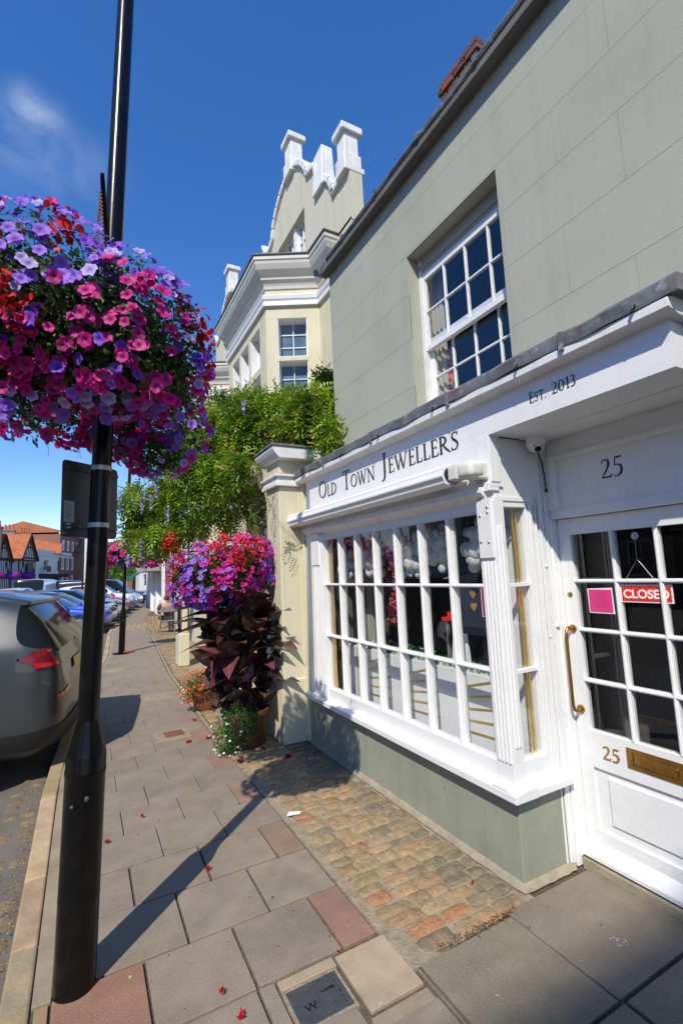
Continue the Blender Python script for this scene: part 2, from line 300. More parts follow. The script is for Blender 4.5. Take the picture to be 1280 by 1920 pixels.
# instanced mesh (baked): template verts/faces, per-instance matrix, position, colour
def scatter(name, tv, tf, Ms, Ps, cols, material, parent=None, smooth=False, vcol=None):
    tv = np.array(tv, float); nV = len(tv); N = len(Ps)
    V = np.einsum('nij,vj->nvi', np.array(Ms), tv) + np.array(Ps)[:, None, :]
    V = V.reshape(-1, 3); me = bpy.data.meshes.new(name)
    k = len(tf[0]); F = (np.array(tf)[None] + (np.arange(N) * nV)[:, None, None]).reshape(-1, k)
    me.vertices.add(len(V)); me.vertices.foreach_set('co', V.ravel())
    me.loops.add(F.size); me.loops.foreach_set('vertex_index', F.ravel().astype(np.int32))
    me.polygons.add(len(F)); me.polygons.foreach_set('loop_start', (np.arange(len(F)) * k).astype(np.int32))
    me.update(calc_edges=True); me.validate()
    a = me.color_attributes.new('tint', 'FLOAT_COLOR', 'POINT')
    cc = np.repeat(np.array(cols, float)[:, None, :], nV, 1)
    if vcol is not None: cc = cc * np.array(vcol)[None, :, :]
    cc = np.concatenate([cc.reshape(-1, 3), np.ones((N * nV, 1))], 1); a.data.foreach_set('color', cc.ravel())
    return link_mesh(name, me, material, parent, smooth)
def frame_from(nrm, roll):
    n = nrm / np.linalg.norm(nrm, axis=1, keepdims=True); up = np.where(np.abs(n[:, 2:3]) > .95, np.array([[1., 0, 0]]), np.array([[0, 0, 1.]]))
    a = np.cross(up, n); a /= np.linalg.norm(a, axis=1, keepdims=True); b = np.cross(n, a)
    c, s_ = np.cos(roll)[:, None], np.sin(roll)[:, None]
    return np.stack([a * c + b * s_, -a * s_ + b * c, n], axis=2)    # columns: local x,y,z
# ------------------------------------------------------------ ground
def lerp_tab(tab, y):
    if y <= tab[0][0]: return tab[0][1]
    for (a, b), (c2, d) in zip(tab, tab[1:]):
        if y <= c2: return b + (d - b) * (y - a) / (c2 - a)
    (a, b), (c2, d) = tab[-2:]; return d + (d - b) / (c2 - a) * (y - c2)
KERB = [(-8, -.27), (5, -.27), (8, -.10), (12.5, .42), (18, .72), (22, 1.22), (27, 2.05), (33, 3.0), (50, 6.2), (75, 12)]
EDGE = [(-8, 1.26), (5.5, 1.26), (9.2, 1.385), (11.8, 1.56), (17.4, 1.92), (22.4, 2.34), (27, 3.0), (34, 4.3), (75, 13.5)]
kx = lambda y: lerp_tab(KERB, y)
ex = lambda y: lerp_tab(EDGE, y)
g = MB(); g.add([(-1500, -1500, -.16), (1500, -1500, -.16), (1500, 1500, -.16), (-1500, 1500, -.16)], [(0, 1, 2, 3)]); struct(g.obj('ground', asphalt))
r = MB(); ys = [-12, -4, 0, 5, 8, 12.5, 18, 22, 27, 33, 50, 75, 140]
for a, b in zip(ys, ys[1:]): r.add([(-60, a, -.12), (kx(a) - .001, a, -.12), (kx(b) - .001, b, -.12), (-60, b, -.12)], [(0, 1, 2, 3)])
struct(r.obj('road', asphalt))
# joints / bed under the paving
b_ = MB()
for a, b in zip(ys[:-1], ys[1:-1]): b_.add([(kx(a) + .1, a, -.014), (12 + kx(a), a, -.014), (12 + kx(b), b, -.014), (kx(b) + .1, b, -.014)], [(0, 1, 2, 3)])
struct(b_.obj('pavement_bed', jointm))
# gutter setts and stones
def dome_stone(mb, x0, x1, y0, y1, z, h, n=5, seed=0, M=None, power=3.0, tilt=0.004):
    q = random.Random(seed); vs = []; fs = []; ax, ay = q.uniform(-tilt, tilt), q.uniform(-tilt, tilt)
    jit = [[q.uniform(-1, 1) for _ in range(n + 1)] for _ in range(n + 1)]
    for j in range(n + 1):
        for i in range(n + 1):
            u = -1 + 2 * i / n; v = -1 + 2 * j / n
            k = (abs(u) ** power + abs(v) ** power); k = max(0, 1 - k) ** .45 if k < 1 else 0
            uu = u * (1 - .07 * v * v * v * v); vv = v * (1 - .10 * u ** 4)
            x = (x0 + x1) / 2 + uu * (x1 - x0) / 2 + jit[j][i] * .004; y = (y0 + y1) / 2 + vv * (y1 - y0) / 2 + jit[i][j] * .004
            zz = z - h + h * k * (1 + .10 * jit[i][j]) + ax * u + ay * v
            vs.append((x, y, zz) if M is None else tuple(M @ Vector((x, y, zz)))); 
    for j in range(n):
        for i in range(n): a = j * (n + 1) + i; fs.append((a, a + 1, a + n + 2, a + n + 1))
    mb.add(vs, fs)
STC = [(1.1, 1.0, .85), (1.2, 1.0, .8), (1.25, 1.1, .95), (.85, .87, .85), (1.15, 1.05, .9), (1.2, 1.02, .85), (1.25, .92, .72), (1.0, .9, .8), (.9, .97, .95), (1.2, 1.15, 1.05), (.66, .70, .76)]
gs = MB(); y = -1.0; q = random.Random(3)
while y < 9:
    d = q.uniform(.14, .2)
    for k in range(2):
        w = .115; x1 = kx(y) - .012 - k * (w + .012)
        gs.tint = tuple(.62 * (.5 + .5 * c) for c in q.choice(STC))
        if q.random() < .35: continue
        dome_stone(gs, x1 - w, x1, y + q.uniform(0, .02), y + d - .012, -.112, .012, 4, q.random(), None, 6.0)
    y += d
struct(gs.obj('gutter_setts', settm, smooth=True, tinted=True))
# kerb stones
kb = MB(); y = -2.0; q = random.Random(5)
while y < 60:
    d = q.uniform(.55, .8); y2 = y + d - .008; a, b = kx(y), kx(y2); t = q.uniform(.8, 1.2); kb.tint = (t * q.uniform(.95, 1.12), t, t * q.uniform(.8, 1))
    kb.hexa([(a, y, -.2), (a + .115, y, -.2), (b + .115, y2, -.2), (b, y2, -.2), (a + .006, y, 0), (a + .115, y, .002), (b + .115, y2, .002), (b + .006, y2, 0)]); y += d
struct(kb.obj('kerb', kerbm, tinted=True, bevel=.012))
# slabs
S = MB(); q = random.Random(21)
def slab(x0, x1, y0, y1, tint, gap=.006, z=0.0):
    S.tint = tint; dz = q.uniform(-.0015, .0015); ax = q.uniform(-.0012, .0012)
    S.hexa([(x0 + gap, y0 + gap, -.05), (x1 - gap, y0 + gap, -.05), (x1 - gap, y1 - gap, -.05), (x0 + gap, y1 - gap, -.05),
            (x0 + gap, y0 + gap, z + dz), (x1 - gap, y0 + gap, z + dz + ax), (x1 - gap, y1 - gap, z + dz), (x0 + gap, y1 - gap, z + dz - ax)])
def gt(): t = q.uniform(.93, 1.06); return (t, t * q.uniform(.97, 1.02), t * q.uniform(.95, 1.03))
RED = (1.12, .82, .76); BRK = (1.12, .72, .62); PALE = (1.55, 1.5, 1.35)
rows = [.48, .89, 1.30, 1.71, 2.112, 2.517, 2.93, 3.325, 3.72, 4.10, 4.48, 4.87, 5.26]
y = 5.26
while y < 60: y += .4; rows.append(y)
for i, (a, b) in enumerate(zip(rows, rows[1:])):
    x0 = kx(a) + .19; x1 = ex(a) - .02
    xs = [x0]; st = .27 if i % 2 == 0 else .467
    k = st - .395 * 3
    while k < x1 - .06:
        if k > x0 + .09: xs.append(k)
        k += .395
    xs.append(x1)
    if b < 2.2: xs = [v for v in xs if v < .9]; 
    if abs(a - 1.71) < .01: xs = [x0, .07, .27, .66, .735]
    if a < 1.7: xs = [x0, .07, .467, .862, 1.27]
    for u, v in zip(xs, xs[1:]):
        tn = gt()
        if v - u < .3 and v == x1: tn = tuple(c * q.uniform(.92, 1.05) for c in RED)
        if a < 2.2 and a > 2.0 and u < .25: tn = BRK if v > x0 else BRK
        if q.random() < .03 and a > 3: tn = tuple(c * .9 for c in RED)
        if a > 3.3 and v != x1: tn = tuple(.5 + .5 * c for c in tn)
        if a > 5.5: tn = tuple(.7 + .3 * c for c in tn)
        slab(u, v, a, b, tn, .0065 if a < 2.95 else (.003 if a < 4.4 else .0018))
# strip between kerb and slabs
y = 2.5
while y < 40:
    d = q.uniform(.7, 1.1); a, b = kx(y), kx(y + d); S.tint = (1.25, 1.25, 1.1)
    S.hexa([(a + .12, y, -.05), (a + .188, y, -.05), (b + .188, y + d - .01, -.05), (b + .12, y + d - .01, -.05), (a + .12, y, -.001), (a + .188, y, -.001), (b + .188, y + d - .01, -.001), (b + .12, y + d - .01, -.001)]); y += d
slab(-.145, -.085, 2.16, 2.49, (1.3, 1.0, .7)); slab(-.145, -.085, 1.7, 2.15, (1.0, 1.0, .85))
slab(-.085, .07, 2.112, 2.50, BRK); 
# around the water cover and the pale slab
slab(.66, .735, 1.71, 2.10, gt()); slab(.745, .975, 1.71, 1.845, gt()); slab(.735, 1.0, 2.045, 2.108, PALE)
slab(1.0, 1.262, 1.78, 2.10, (1.7, 1.62, 1.42)); slab(.985, 1.262, 1.3, 1.77, (1.25, 1.2, 1.08))
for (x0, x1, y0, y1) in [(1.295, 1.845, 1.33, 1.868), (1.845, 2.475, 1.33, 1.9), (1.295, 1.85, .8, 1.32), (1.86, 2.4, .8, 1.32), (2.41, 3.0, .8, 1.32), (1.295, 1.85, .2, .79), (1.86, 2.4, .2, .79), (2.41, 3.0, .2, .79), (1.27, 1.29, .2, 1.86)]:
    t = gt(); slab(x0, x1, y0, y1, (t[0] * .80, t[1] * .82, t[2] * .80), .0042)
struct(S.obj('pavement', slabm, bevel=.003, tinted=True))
em = MB(); y = 1.86   # pale mortar line along the setts
while y < 45: em.hexa([(ex(y) - .014, y, -.03), (ex(y) + .03, y, -.03), (ex(y + .5) + .03, y + .5, -.03), (ex(y + .5) - .014, y + .5, -.03), (ex(y) - .012, y, -.001), (ex(y) + .028, y, -.003), (ex(y + .5) + .028, y + .5, -.003), (ex(y + .5) - .012, y + .5, -.001)]); y += .5
em.add([(1.25, 1.86, -.008), (2.05, 1.9, -.008), (2.05, 4.7, -.008), (1.25, 4.7, -.008)], [(0, 1, 2, 3)])
em.add([(ex(4.7), 4.7, -.008), (4.2, 4.7, -.008), (4.4, 16, -.008), (ex(16), 16, -.008)], [(0, 1, 2, 3)])
em.box(.737, .983, 1.838, 2.045, -.03, -.003)
struct(em.obj('mortar_edging', mortar))
# setts along the shopfront and on down the street
st = MB(); q = random.Random(9); y = 1.9
while y < 24:
    d = q.uniform(.08, .11) if y < 7 else .12
    x = ex(y) + .035 + q.uniform(0, .03); xe = 1.97 if y < 4.6 else (1.75 if y < 10 else (2.9 if y < 17 else min(ex(y) + .7, 3.1)))
    if y < 2.0: x = 1.36
    while x < xe:
        w = q.uniform(.115, .195); w = min(w, xe - x + .04)
        if w < .06: break
        if y < 2.25 and x < 1.5: w = .2
        t = q.choice(STC); kq = q.uniform(.88, 1.12); st.tint = tuple((.35 * g_ + .65 * c) * kq for c, g_ in zip(t, (1.15, 1.0, .85)))
        if q.random() < .04: st.tint = (1.35, .82, .62)
        elif q.random() < .12: st.tint = (1.15 * kq, .92 * kq, .78 * kq)
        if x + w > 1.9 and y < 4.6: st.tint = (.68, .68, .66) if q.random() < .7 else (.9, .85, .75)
        hh = q.uniform(-.002, .0035)
        sk = q.uniform(-.008, .008)
        M_ = Matrix.Translation((x + w / 2, y + d / 2, 0)) @ Matrix.Rotation(q.uniform(-.05, .05), 4, 'Z') @ Matrix.Translation((-x - w / 2, -y - d / 2, 0))
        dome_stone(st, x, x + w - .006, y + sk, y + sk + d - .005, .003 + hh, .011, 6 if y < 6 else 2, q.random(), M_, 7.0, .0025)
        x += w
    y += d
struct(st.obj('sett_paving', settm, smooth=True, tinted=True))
# cross band of setts over the pavement further along
cb = MB(); q = random.Random(4); y = 18.0
while y < 20.4:
    x = kx(y) + .13
    while x < ex(y): cb.tint = tuple(c * 1.15 for c in q.choice(STC)); dome_stone(cb, x, x + .17, y, y + .19, .018, .02, 2, q.random()); x += .185
    y += .2
struct(cb.obj('sett_crossing', settm, smooth=True, tinted=True))
# water cover
wc = thing('water_cover', 'dark iron water meter cover set in the slabs in the foreground', 'utility cover', (.86, 1.94, 0))
m = MB(); m.box(.75, .972, 1.852, 2.034, -.03, -.002); m.box(.762, .960, 1.864, 2.022, -.0025, .001); m.obj('lid', iron, wc, bevel=.002)
m = MB()
for i in range(14):
    for j in range(11):
        x = .768 + i * .0135 + (j % 2) * .006; yy = 1.869 + j * .0137
        m.box(x, x + .0085, yy, yy + .0045, .0012, .0026)
for i in range(8): m.box(.945, .951, 1.87 + i * .018, 1.883 + i * .018, .001, .0026)
m.obj('tread', iron, wc)
def flat_text(txt, size, mats, name, parent, M, depth=.001, bold=0):
    cu = bpy.data.curves.new(name, 'FONT'); cu.body = txt; cu.size = size; cu.extrude = depth; cu.align_x = 'CENTER'; cu.offset = bold
    ob = bpy.data.objects.new(name, cu); dg = bpy.context.evaluated_depsgraph_get(); C.objects.link(ob); dg.update()
    me = bpy.data.meshes.new_from_object(ob.evaluated_get(dg)); C.objects.unlink(ob); bpy.data.objects.remove(ob)
    me.transform(M); me.name = name; me.materials.clear()
    return link_mesh(name, me, mats, parent)
flat_text('W', .048, black, 'letter', wc, Matrix.Translation((.815, 1.905, .003)) @ Matrix.Rotation(PI / 2 * 0, 4, 'Z'))
flat_text('WATER', .018, black, 'lettering', wc, Matrix.Translation((.905, 1.955, .003)))
# small iron plates further along
cv = thing('stop_tap_cover', 'small brown iron cover framed in pale concrete beside the flower pots', 'utility cover', (.87, 5.66, 0))
m = MB(); m.box(.70, 1.05, 5.5, 5.86, -.01, .003); m.obj('frame', mortar, cv, bevel=.003)
m = MB(); m.box(.80, 1.0, 5.6, 5.8, .001, .006); m.obj('lid', rustm, cv, bevel=.002)
ps = MB(); ps.box(.75, 1.15, 7.35, 7.75, -.01, .0028); ps.box(.25, .72, 10.1, 10.5, -.01, .0028); struct(ps.obj('pale_slabs', mortar))

# fallen blossoms and litter
def blossom(name, x, y, r, label, z=0.004, seed=0):
    q = random.Random(seed); m = MB()
    for k in range(9):
        a = q.uniform(0, 2 * PI); d = q.uniform(0, .6) * r; cxx, cyy = x + math.cos(a) * d, y + math.sin(a) * d; rr = r * q.uniform(.35, .6); t = q.uniform(.7, 1.1); m.tint = (.62 * t, .012, .012)
        b = q.uniform(0, 2 * PI); vs = [(cxx, cyy, z + q.uniform(.0, .012))]
        for j in range(7): aa = b + 2 * PI * j / 7; vs.append((cxx + math.cos(aa) * rr * q.uniform(.6, 1), cyy + math.sin(aa) * rr * q.uniform(.6, 1), z + q.uniform(.001, .028)))
        m.add(vs, [(0, 1 + j, 1 + (j + 1) % 7) for j in range(7)])
    return tag(m.obj(name, flowerm, tinted=True), label, 'fallen flower', 'red blossoms fallen on the pavement')
for i, (x, y, r, l) in enumerate([(1.184, 6.037, .035, 'red fallen blossom beside the small brown iron cover, farthest from the big pot'), (.985, 5.30, .038, 'large red fallen blossom on the slabs in front of the small iron cover'),
        (1.179, 5.296, .036, 'red fallen blossom by the green foliage of the big flower pot'), (1.26, 5.4, .022, 'small pinkish red blossom touching the leaves of the pot'),
        (1.278, 4.486, .04, 'red blossom lying on the joint between slabs and setts below the pot'), (1.685, 4.339, .042, 'red blossom lying on shaded setts by the foot of the cream pier'),
        (1.557, 4.685, .035, 'dark red blossom at the foot of the dark flower pot'), (.665, 3.02, .022, 'red blossom at the edge of the lamp post shadow'),
        (.53, 2.159, .016, 'red petals on the slab near the water cover'), (.562, 2.013, .018, 'red blossom at the very bottom of the photo left of the water cover'), (.163, 3.671, .022, 'pinkish red petals on the slabs just right of the lamp post base'), (.40, 3.9, .014, 'small red petal alone on the slabs between lamp post and pots'), (1.85, 2.13, .008, 'tiny red petal on the setts near the shop corner')]):
    blossom('fallen_blossom', x, y, r, l, seed=i)
q = random.Random(77); P_ = []; Cc = []
LIT = [(.35, .18, .08), (.25, .1, .3), (.5, .35, .08), (.12, .07, .04), (.3, .03, .03), (.45, .4, .3)]
for i in range(900):
    y = q.uniform(1.5, 9) ; P_.append((kx(y) - abs(q.gauss(0, .07)) - .004, y, -.1 + q.uniform(0, .006))); Cc.append(q.choice(LIT))
for i in range(240):
    y = q.uniform(2.0, 8); P_.append((q.uniform(kx(y) + .1, 2.0), y, .004)); t = q.uniform(.5, 1.2); Cc.append(tuple(c * t for c in q.choice(LIT)))
for i in range(260):
    t = q.random(); P_.append((1.4 + .5 * t + q.gauss(0, .012), 1.885 + q.gauss(0, .014), .002)); Cc.append((.35, .14, .06) if q.random() < .6 else (.14, .09, .05))
for i in range(150): P_.append((1.275 + q.gauss(0, .02), q.uniform(3.9, 5.6), .004)); Cc.append(q.choice(LIT))
for i in range(120): P_.append((2.0 - abs(q.gauss(0, .05)), q.uniform(4.2, 4.55), .008)); Cc.append(q.choice(LIT))
nr = npr.normal(0, .35, (len(P_), 3)); nr[:, 2] += 1
Ms = frame_from(nr, npr.uniform(0, 6.28, len(P_))) * npr.uniform(.003, .0095, (len(P_), 1, 1))
o = scatter('leaf_litter', [(-1, 0, 0), (0, -.5, .2), (1, 0, 0), (0, .5, .2)], [(0, 1, 2, 3)], Ms, P_, Cc, flowerm); tag(o, 'scattered dry petals and leaf litter in the gutter and joints', 'litter', kind='stuff')
m = MB(); m.tint = (.8, .8, .8); m.add([(1.27, 3.33, .012), (1.36, 3.30, .016), (1.375, 3.325, .02), (1.30, 3.36, .02)], [(0, 1, 2, 3)]); tag(m.obj('paper_scrap', whitesign), 'white paper scrap lying at the edge of the setts', 'litter')

m = MB(); q = random.Random(55)
for i in range(46):
    x, y = q.uniform(0, 2.2), q.uniform(1.3, 6.5)
    if 1.26 < x and y > 1.85: continue
    r_ = q.uniform(.004, .010); n_ = 9; vs = [(x + r_ * q.uniform(.7, 1.2) * math.cos(2 * PI * k / n_), y + r_ * q.uniform(.7, 1.2) * math.sin(2 * PI * k / n_), .0032) for k in range(n_)]; m.tint = (.16, .14, .12) if q.random() < .6 else (.5, .47, .42); m.add(vs, [tuple(range(n_))])
for i in range(14): x, y = 2.12 + q.gauss(0, .022), 1.50 + q.gauss(0, .018); m.tint = (.75, .75, .72); m.add([(x, y, .0034), (x + .005, y, .0034), (x + .006, y + .005, .0034), (x, y + .005, .0034)], [(0, 1, 2, 3)])
tag(m.obj('chewing_gum_spots', flowerm, tinted=True), 'old chewing gum and paint specks trodden into the paving slabs', 'pavement marks', kind='stuff')
# ------------------------------------------------------------ the jeweller's shop
shop = thing('shop_building', 'sage green rendered shop with white jeweller shopfront numbered 25 and sash window above', 'shop', (2.3, 2, 0))
def qx(mb, x, y0, y1, z0, z1): mb.add([(x, y1, z0), (x, y0, z0), (x, y0, z1), (x, y1, z1)], [(0, 1, 2, 3)])
def rect_minus(r, h):
    x0, x1, z0, z1 = r; a, b, c2, d = h
    if x1 <= a or x0 >= b or z1 <= c2 or z0 >= d: return [r]
    out_ = []
    if x0 < a: out_.append((x0, a, z0, z1))
    if x1 > b: out_.append((b, x1, z0, z1))
    x0, x1 = max(x0, a), min(x1, b)
    if z0 < c2: out_.append((x0, x1, z0, c2))
    if z1 > d: out_.append((x0, x1, d, z1))
    return out_
OPEN = (1.945, 2.92, 2.80, 4.24)
zr = [2.66, 3.13, 3.53, 3.91, 4.255, 4.62, 4.97]
m = MB(); GJ = .0011
for i, (a, b) in enumerate(zip(zr, zr[1:])):
    ph = 1.17 if i % 2 == 0 else 1.52; k = ph - .70 * 12
    while k < 4.29:
        y0, y1 = k, min(k + .70, 4.29)
        if y1 > -6 and y1 - y0 > .02:
            for (p, q2, s0, s1) in rect_minus((y0 + GJ, y1 - (GJ if y1 < 4.28 else 0), a + GJ, b - GJ), OPEN): m.box(2.3, 2.3065, p, q2, s0, s1)
        k += .70
for r_ in rect_minus((-6.5, 4.288, 2.64, 4.97), OPEN): m.box(2.3022, 2.52, *r_)
m.box(2.52, 8, 4.1, 4.286, 0.0, 4.97); m.box(2.53, 8, -6.5, -6.3, 0, 4.96); m.box(7.8, 8, -6.3, 4.1, 0, 4.97)
m.box(2.42, 2.6, -6.3, .93, 0, 2.64)
m.obj('wall', sage, shop)
# roof, eave capping and lead
m = MB(); m.prism([(2.3, 4.985), (8.2, 4.985), (5.4, 6.9)], 'y', -6.6, 4.30); rf = m.obj('roof', tiled, shop)
m = MB(); m.box(2.205, 2.33, -6.6, 4.32, 4.90, 4.968); m.obj('eave_board', leadd, shop, bevel=.004)
m = MB(); m.tube([(2.215, y_, 4.985 + .004 * math.sin(y_ * 5)) for y_ in np.arange(-6.6, 4.36, .25)], .03, 8); m.box(2.215, 2.36, -6.6, 4.33, 4.97, 5.012)
for k in range(6): m.box(2.182, 2.34, 1.3 + k * .62, 1.335 + k * .62, 4.965, 5.022)
m.obj('eave_lead', lead, shop, smooth=True)
# chimney
m = MB(); q = random.Random(12); m.tint = (.5, .42, .36); m.box(4.02, 4.53, 3.52, 4.03, 5, 7.93)
zc = 7.0; row = 0
while zc < 7.98:
    ex_ = .05 if 7.62 < zc < 7.70 else (.075 if 7.70 <= zc < 7.86 else (.02 if zc < 7.9 else -.03)); yq = 3.5 - ex_ - (.1 if row % 2 else 0)
    while yq < 4.05 + ex_:
        t = q.uniform(.5, 1.3); m.tint = (t * q.uniform(.8, 1.25), t * q.uniform(.8, 1), t) if q.random() < .75 else (2.0, 1.1, .7); w = min(.2, 4.05 + ex_ - yq)
        if w > .03 and q.random() > (.12 if zc > 7.86 else 0): m.box(4.0 - ex_ + q.uniform(-.006, .006), 4.12, max(yq, 3.5 - ex_), yq + w - .012, zc, zc + .062)
        yq += .212
    xq = 4.12
    while xq < 4.55 + ex_: t = q.uniform(.5, 1.2); m.tint = (t, t * .9, t); m.box(xq, min(xq + .2, 4.55 + ex_), 3.5 - ex_ + q.uniform(-.004, .004), 3.62, zc, zc + .062); xq += .212
    zc += .075; row += 1
m.obj('chimney', mat('old_brick', (0.13, 0.06, 0.042), .9, .3, 25, .6, 60, tint=True, dirt=(.05, .045, .04), dirt_amt=.7, dirt_scale=9), shop, tinted=True)
# upper window reveal and sash
uw = MB(); y0, y1, z0, z1 = 1.945, 2.92, 2.80, 4.24
uw.box(2.40, 2.47, y1 - .04, y1, z0, z1); uw.box(2.40, 2.47, y0, y0 + .03, z0, z1);  uw.box(2.33, 2.5, y0, y1, 2.78, 2.83)
win = uw.obj('sash_window', whiteold, shop, bevel=.003); win.location.x = .01
m = MB(); m.box(2.405, 2.47, y0 + .002, y1 - .002, 4.17, z1 - .001); m.box(2.395, 2.47, y0 + .001, y1 - .001, 4.135, 4.17); m.box(2.41, 2.47, y0 + .002, y1 - .002, 4.098, 4.135); m.obj('frame_head', mat('frame_head_shaded', (.40, .37, .29), .7, .1, 5), win, bevel=.003)  # header under the lintel: its shade is put into the darker cream-brown
sb = MB()
def bars(mb, X0, X1, ys_, zs_, ya, yb, za, zb, w=.009, horiz=None):
    for yy in ys_: mb.box(X0, X1, yy - w, yy + w, za, zb)
    for i, zz in enumerate(zs_): mb.box(X0 + .001, X1 - .001, ya, yb, zz - w, zz + w)
sb.box(2.408, 2.44, 1.975, 2.88, 4.035, 4.098); sb.box(2.408, 2.44, 2.855, 2.88, 3.43, 4.035); sb.box(2.408, 2.44, 1.975, 1.985, 3.43, 4.035); sb.box(2.404, 2.444, 1.976, 2.879, 3.425, 3.468)
bars(sb, 2.41, 2.436, [2.63, 2.395, 2.165], [3.755], 1.98, 2.87, 3.46, 4.05, .0068)
sb.box(2.448, 2.478, 2.845, 2.88, 2.83, 3.52); sb.box(2.448, 2.478, 1.975, 1.985, 2.83, 3.52); sb.box(2.447, 2.48, 1.976, 2.879, 3.495, 3.535); sb.box(2.448, 2.478, 1.976, 2.879, 2.83, 2.9)
bars(sb, 2.45, 2.474, [2.63, 2.395, 2.165], [3.20], 1.98, 2.87, 2.88, 3.5, .0068)
sb.obj('sash_bars', white, win, bevel=.002)
m = MB(); qx(m, 2.422, 1.98, 2.86, 3.45, 4.05); qx(m, 2.461, 1.98, 2.86, 2.88, 3.5); m.obj('glazing', glassu, win)
m = MB(); m.ico((2.43, 2.42, 3.485), (.02, .03, .014), 10, 6); m.obj('sash_lock', white, win, smooth=True)
def drape(mb, x, ya, yb, za, zb, folds, amp, n=60, zn=10, lean=0.0, flare=0):
    vs = []; fs = []
    for j in range(zn + 1):
        t = j / zn; z = za + (zb - za) * t
        for i in range(n + 1):
            u = i / n; yy = ya + (yb - ya) * u * (1 - flare * t * t) + lean * (1 - t)
            vs.append((x + amp * math.sin(u * folds * 2 * PI + .7 * math.sin(t * 3)) * (.6 + .4 * (1 - t)), yy, z))
    for j in range(zn):
        for i in range(n): a = j * (n + 1) + i; fs.append((a, a + 1, a + n + 2, a + n + 1))
    mb.add(vs, fs)
m = MB(); drape(m, 2.54, 2.80, 2.99, 2.75, 4.2, 4, .022); drape(m, 2.515, 2.78, 2.95, 2.7, 3.42, 3, .015); m.obj('curtain', curtain, win, smooth=True)
m = MB(); drape(m, 2.535, 2.69, 2.80, 2.6, 3.42, 2, .015); m.obj('floral_curtain', floral, win, smooth=True)
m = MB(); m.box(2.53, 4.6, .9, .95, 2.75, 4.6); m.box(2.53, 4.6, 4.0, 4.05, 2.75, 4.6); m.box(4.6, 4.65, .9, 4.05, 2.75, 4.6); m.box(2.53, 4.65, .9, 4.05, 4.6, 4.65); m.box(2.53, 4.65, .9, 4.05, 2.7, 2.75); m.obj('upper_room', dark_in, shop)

# entablature, sign board
E_ = MB()
E_.prism([(1.985, 2.126), (1.985, 2.094), (2.055, 2.042), (2.12, 2.042), (2.12, 2.126)], 'y', 1.99, 4.52)
E_.prism([(2.028, 2.622), (1.953, 2.640), (1.953, 2.679), (2.03, 2.705), (2.29, 2.70), (2.29, 2.626)], 'y', .90, 4.60)
fas = E_.obj('fascia', whiteold, shop, bevel=.003)
m = MB(); m.box(2.03, 2.12, 1.94, 4.50, 2.126, 2.622); m.box(2.03, 2.29, .94, 1.94, 2.425, 2.622); m.obj('sign_board', white, fas)
m = MB(); m.box(2.055, 2.44, 1.951, 2.09, 2.072, 2.424); m.box(2.045, 2.36, 1.945, 2.10, 2.043, 2.073); m.box(2.028, 2.10, 1.935, 2.045, 2.15, 2.43); m.box(2.012, 2.09, 1.941, 2.05, 2.10, 2.152); m.obj('corner_bracket', white, shop, bevel=.004)
m = MB()
n_ = 120; tv = []
for i in range(n_ + 1):
    yy = .86 + (4.64 - .86) * i / n_; w1 = .006 * math.sin(yy * 9) + .004 * math.sin(yy * 23 + 1); w2 = .004 * math.sin(yy * 13 + 2)
    tv.append([(1.947 + w2, yy, 2.681 + w1 * .6), (1.938 + w2, yy, 2.735 + w1 * .4), (1.95, yy, 2.752 + w1 * .5), (2.303, yy, 2.80), (2.303, yy, 2.70), (1.96, yy, 2.69)])
m.add([p for r_ in tv for p in r_], [(i * 6 + k, i * 6 + (k + 1) % 6, (i + 1) * 6 + (k + 1) % 6, (i + 1) * 6 + k) for i in range(n_) for k in range(6)] + [(5, 4, 3, 2, 1, 0), tuple(n_ * 6 + k for k in range(6))])
for yy in (1.35, 2.15, 3.05, 3.9): m.box(1.934, 1.95, yy, yy + .02, 2.662, 2.75)
m.obj('lead_flashing', lead, shop, smooth=True)
m = MB()
for yy in (1.02, 1.62, 2.3, 2.95, 3.55, 4.2): m.tube([(1.942, yy, 2.70), (1.925, yy - .004, 2.70)], [.010, .008], 8); m.tube([(1.925, yy, 2.70), (1.924, yy - .004, 2.682)], [.006, .003], 6)
m.obj('lead_clip', leadd, shop)
# lettering: roman capitals drawn as strokes (x right, y up, cap height 1)
def ribbon(mb, pts, ws, M, t=.002):
    P2 = [Vector(p) for p in pts]; n = len(P2); L_ = []; R_ = []
    for i, p in enumerate(P2):
        d = (P2[min(i + 1, n - 1)] - P2[max(i - 1, 0)]).normalized(); nn = Vector((-d.y, d.x)); w = ws[i] / 2 if isinstance(ws, (list, tuple)) else ws / 2
        L_.append(p + nn * w); R_.append(p - nn * w)
    vs = [M @ Vector((p.x, p.y, z)) for z in (0, t) for p in L_ + R_]
    fs = []
    for i in range(n - 1): fs += [(2 * n + i, 2 * n + n + i, 2 * n + n + i + 1, 2 * n + i + 1), (i, i + 1, 2 * n + i + 1, 2 * n + i), (n + i, 3 * n + i, 3 * n + i + 1, n + i + 1)]
    fs += [(0, 2 * n, 3 * n, n), (n - 1, 2 * n - 1, 4 * n - 1, 3 * n - 1)]
    mb.add(vs, fs)
def arc(cx, cy, rx, ry, a0, a1, n=18): return [(cx + rx * math.cos(math.radians(a0 + (a1 - a0) * i / n)), cy + ry * math.sin(math.radians(a0 + (a1 - a0) * i / n))) for i in range(n + 1)]
TK, TN, SF = .125, .045, .04
def arcw(a0, a1, n, big, small, ph=0): return [small + (big - small) * abs(math.cos(math.radians(a0 + (a1 - a0) * i / n + ph))) ** 1.3 for i in range(n + 1)]
def st_(x, w=TK, y0=0., y1=1.): return ([(x, y0), (x, y1)], w)
def sf(x, y, w=.24): return ([(x - w / 2, y), (x + w / 2, y)], SF)
